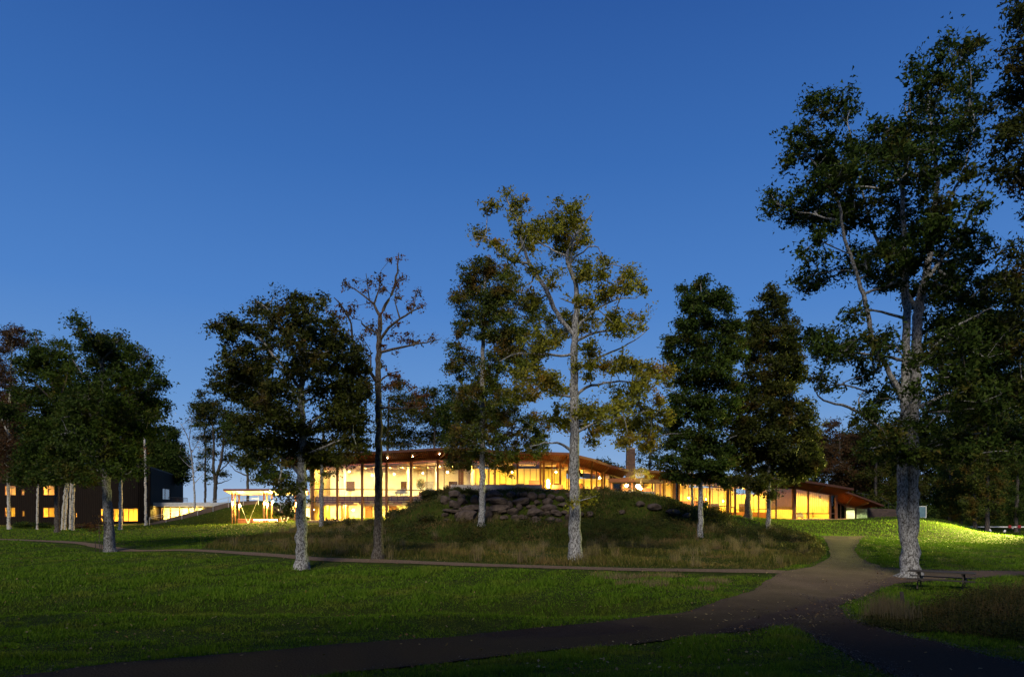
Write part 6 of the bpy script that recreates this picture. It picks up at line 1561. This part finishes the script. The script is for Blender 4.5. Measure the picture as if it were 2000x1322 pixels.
# picnic table
tp = ray_ground(1838, 1151)
g = float(ground(*tp)); rz = -.62
c, s_ = math.cos(rz), math.sin(rz)
pt = empty('picnic_table', (tp[0], tp[1], g), 'weathered dark wooden picnic table beside the twin-stemmed oak', 'picnic table')
def TT(x, y, z): return Vector((tp[0] + x * c - y * s_, tp[1] + x * s_ + y * c, g + z))
def tb(x0, x1, y0, y1, z0, z1): return MB().hexa([TT(x0, y0, z0), TT(x1, y0, z0), TT(x1, y1, z0), TT(x0, y1, z0), TT(x0, y0, z1), TT(x1, y0, z1), TT(x1, y1, z1), TT(x0, y1, z1)])
for k in range(5): tb(-1.2, 1.2, -.38 + k * .155, -.38 + k * .155 + .14, .70, .74).build('top_plank', M['wood_grey'], pt)
for sy in (-1, 1):
    for k in range(2): tb(-1.2, 1.2, sy * .75 - .13 + k * .14, sy * .75 - .005 + k * .14, .42, .455).build('seat_plank', M['wood_grey'], pt)
for x in (-.8, .8):
    for sy in (-1, 1): MB().beam(TT(x + .02 * sy, sy * .62, 0), TT(x + .02 * sy, sy * .12, .698), .05, .09).build('leg', M['wood_grey'], pt)
    MB().beam(TT(x + .06, -.82, .375), TT(x + .06, .82, .375), .05, .09).build('seat_bearer', M['wood_grey'], pt)
    MB().beam(TT(x - .05, -.36, .655), TT(x - .05, .36, .655), .05, .08).build('top_bearer', M['wood_grey'], pt)
w_ = ray_ground(1761, 1184); g = float(ground(*w_))
o = empty('stub_post', (w_[0], w_[1], g), 'short weathered grey post among dry grass by the path', 'post')
MB().tube([(w_[0], w_[1], g - .2), (w_[0] + .02, w_[1], g + .3), (w_[0] - .01, w_[1], g + .52)], [.075, .07, .062], 9).build('shaft', M['wood_grey'], o, True)
MB().tube([(w_[0] - .01, w_[1], g + .521), (w_[0] - .01, w_[1], g + .545)], [.068, .06], 9).build('cap', M['wood_grey'], o)

# ------------------------------------------------------------------ undergrowth
def leaf_cloud(name, pts, h, size, mat, r_, per=5, spread=.12):
    n = len(pts)
    c_ = np.repeat(pts, per, axis=0); hh_ = np.repeat(h, per)
    n2 = len(c_)
    z = ground(c_[:, 0], c_[:, 1]) + hh_ * r_.random(n2) ** .7
    p = np.c_[c_[:, 0] + r_.normal(0, spread, n2), c_[:, 1] + r_.normal(0, spread, n2), z]
    nr = r_.normal(0, .6, (n2, 3)) + np.array([0, -.2, .7]); nr /= np.linalg.norm(nr, axis=1)[:, None]
    t = np.cross(nr, r_.normal(0, 1, (n2, 3))); t /= np.linalg.norm(t, axis=1)[:, None]; b_ = np.cross(nr, t)
    L = (size * r_.uniform(.6, 1.3, n2))[:, None]
    V = np.stack([p - t * L * .5, p + b_ * L * .3, p + t * L * .5, p - b_ * L * .3], 1).reshape(-1, 3)
    return link_mesh(name, np_mesh(name, V, np.arange(4 * n2).reshape(-1, 4)), mat)
r_ = np.random.default_rng(99)
# mound cover: low plants over the slopes, thinner on the boulder face
X = r_.uniform(-14 * K, 21 * K, 26000); Y = r_.uniform(42.5 * K, 58 * K, 26000)
hm = smooth_h(X, Y); cov = .5 + .6 * vnoise(X, Y, .9, 41)
face = (X > -7 * K) & (X < 4.5 * K) & (Y < 49.6 * K) & (hm > 1.4 * K)
k = (r_.random(len(X)) < np.clip(cov, .1, 1) * np.where(face, .6, 1)) & (Y < 54 * K) & in_poly(X, Y, MEADOW)
tag(leaf_cloud('mound_undergrowth', np.c_[X[k], Y[k]], .2 + .6 * np.clip(cov[k], 0, 1) * r_.random(k.sum()), .13, M['leaf_shrub'], r_, 8, .18), 'low leafy plants covering the mound and terrace edge', None, None, 'stuff')
for i, (lab, px, y, w_, h_, leaf) in enumerate((('rounded dark shrub climbing the mound shoulder below the glass', 812, 52, 26, 16, 'leaf_shrub'), ('broad shrub high on the mound shoulder beside the tall glass', 850, 51, 28, 18, 'leaf_shrub'), ('leafy shrub against the glass corner at the mound top', 885, 52.5, 20, 14, 'leaf_shrub'), ('sprawling shrub at the mound foot before the tall glass', 775, 50, 28, 14, 'leaf_shrub'),
        ('dark low shrub below the mound shoulder', 835, 46.5, 26, 14, 'leaf_shrub'), ('thin seedling shrub standing in front of the lower glass', 646, 62, 16, 16, 'leaf_weed'), ('thin twiggy shrub before the second lower pane', 684, 61, 16, 15, 'leaf_weed'), ('spindly shrub before the third lower pane', 722, 60, 16, 14, 'leaf_weed'),
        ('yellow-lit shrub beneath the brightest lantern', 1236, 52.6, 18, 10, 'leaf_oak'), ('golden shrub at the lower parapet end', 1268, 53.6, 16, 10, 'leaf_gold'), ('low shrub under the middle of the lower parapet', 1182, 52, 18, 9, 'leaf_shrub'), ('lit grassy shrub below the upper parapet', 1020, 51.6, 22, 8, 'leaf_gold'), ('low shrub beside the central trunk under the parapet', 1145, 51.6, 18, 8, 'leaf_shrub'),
        ('dark shrub on the falling mound shoulder by the long wing', 1300, 54, 22, 10, 'leaf_shrub'), ('shrub hanging over the boulders near the mound oak', 905, 50.2, 20, 9, 'leaf_shrub'), ('reddish shrub beside the hotel glazing', 300, 86, 14, 9, 'leaf_weed'), ('dark hedge-like shrub at the hotel foot', 60, 76, 40, 10, 'leaf_deep'), ('low shrub between the birches and the lawn', 160, 72, 34, 8, 'leaf_brown'))):
    x = (px - CX) * y * K / F; gz = float(ground(x, y * K)); py = HY + (HC - gz) * F / (y * K)
    rr_ = np.random.default_rng(300 + i)
    bl = [(px + rr_.uniform(-.6, .6) * w_, py - h_ * (.25 + .6 * rr_.random()), w_ * .4, h_ * .35) for _ in range(7)]
    tree('shrub', lab, 'shrub', y, [[(px, py, 1.2), (px + 1, py - h_ * .3, .9), (px, py - h_ * .6, .6)]], [], bl, M['bark_dark'], M[leaf], .13 if leaf != 'leaf_weed' else .1, 46 if leaf != 'leaf_weed' else 16, .34, 1.5, 1.0, 1.3, 400 + i, 'shrubs around the buildings', sink=.05, twig=.008)
X = r_.uniform(28 * K, 84 * K, 2600); Y = r_.uniform(86 * K, 104 * K, 2600)
tag(leaf_cloud('thicket', np.c_[X, Y], r_.uniform(1.5, 4.5, 2600), .42, M['leaf_deep'], r_, 8, .5), 'dark thicket under the wood edge behind the barrier', None, None, 'stuff')
# weeds right of the lower path
WP = RG([(1690, 1224), (1706, 1200), (1770, 1196), (1850, 1184), (1920, 1168), (2080, 1156), (2160, 1262), (2000, 1256), (1860, 1242), (1770, 1236)])
bx0, by0 = WP.min(0); bx1, by1 = WP.max(0)
X = r_.uniform(bx0, bx1, 9000); Y = r_.uniform(by0, by1, 9000); k = in_poly(X, Y, WP); X, Y = X[k], Y[k]
hgt = .15 + .5 * sstep(WP[:, 0].min() + .5, WP[:, 0].min() + 5, X) * r_.random(len(X))
tag(leaf_cloud('weed_patch', np.c_[X, Y], hgt, .07, M['leaf_weed'], r_, 12, .10), 'rank reddish weeds between the lower path and the picnic table', None, None, 'stuff')
k = r_.random(len(X)) < .5
tag(link_mesh('weed_stalks', blades('weed_stalks', X[k], Y[k], hgt[k] * 1.5 + .15, r_.uniform(.008, .016, k.sum()), r_.uniform(.05, .4, k.sum()), None, r_, None, 2, droop=.2), M['blade_meadow']), 'dry stalks standing in the weeds', None, None, 'stuff')
sx0 = RG([(1722, 1205), (1735, 1200), (1712, 1208), (1750, 1205), (1765, 1218)])
X = np.concatenate([p[0] + r_.normal(0, .22, 150) for p in sx0]); Y = np.concatenate([p[1] + r_.normal(0, .18, 150) for p in sx0])
tag(link_mesh('dry_grass_tuft', blades('dry_grass_tuft', X, Y, r_.uniform(.4, .95, len(X)), r_.uniform(.008, .016, len(X)), r_.uniform(.02, .3, len(X)), None, r_, None, 2, droop=.3), M['blade_straw']), 'pale dry grass tuft by the lower path', None, None, 'stuff')
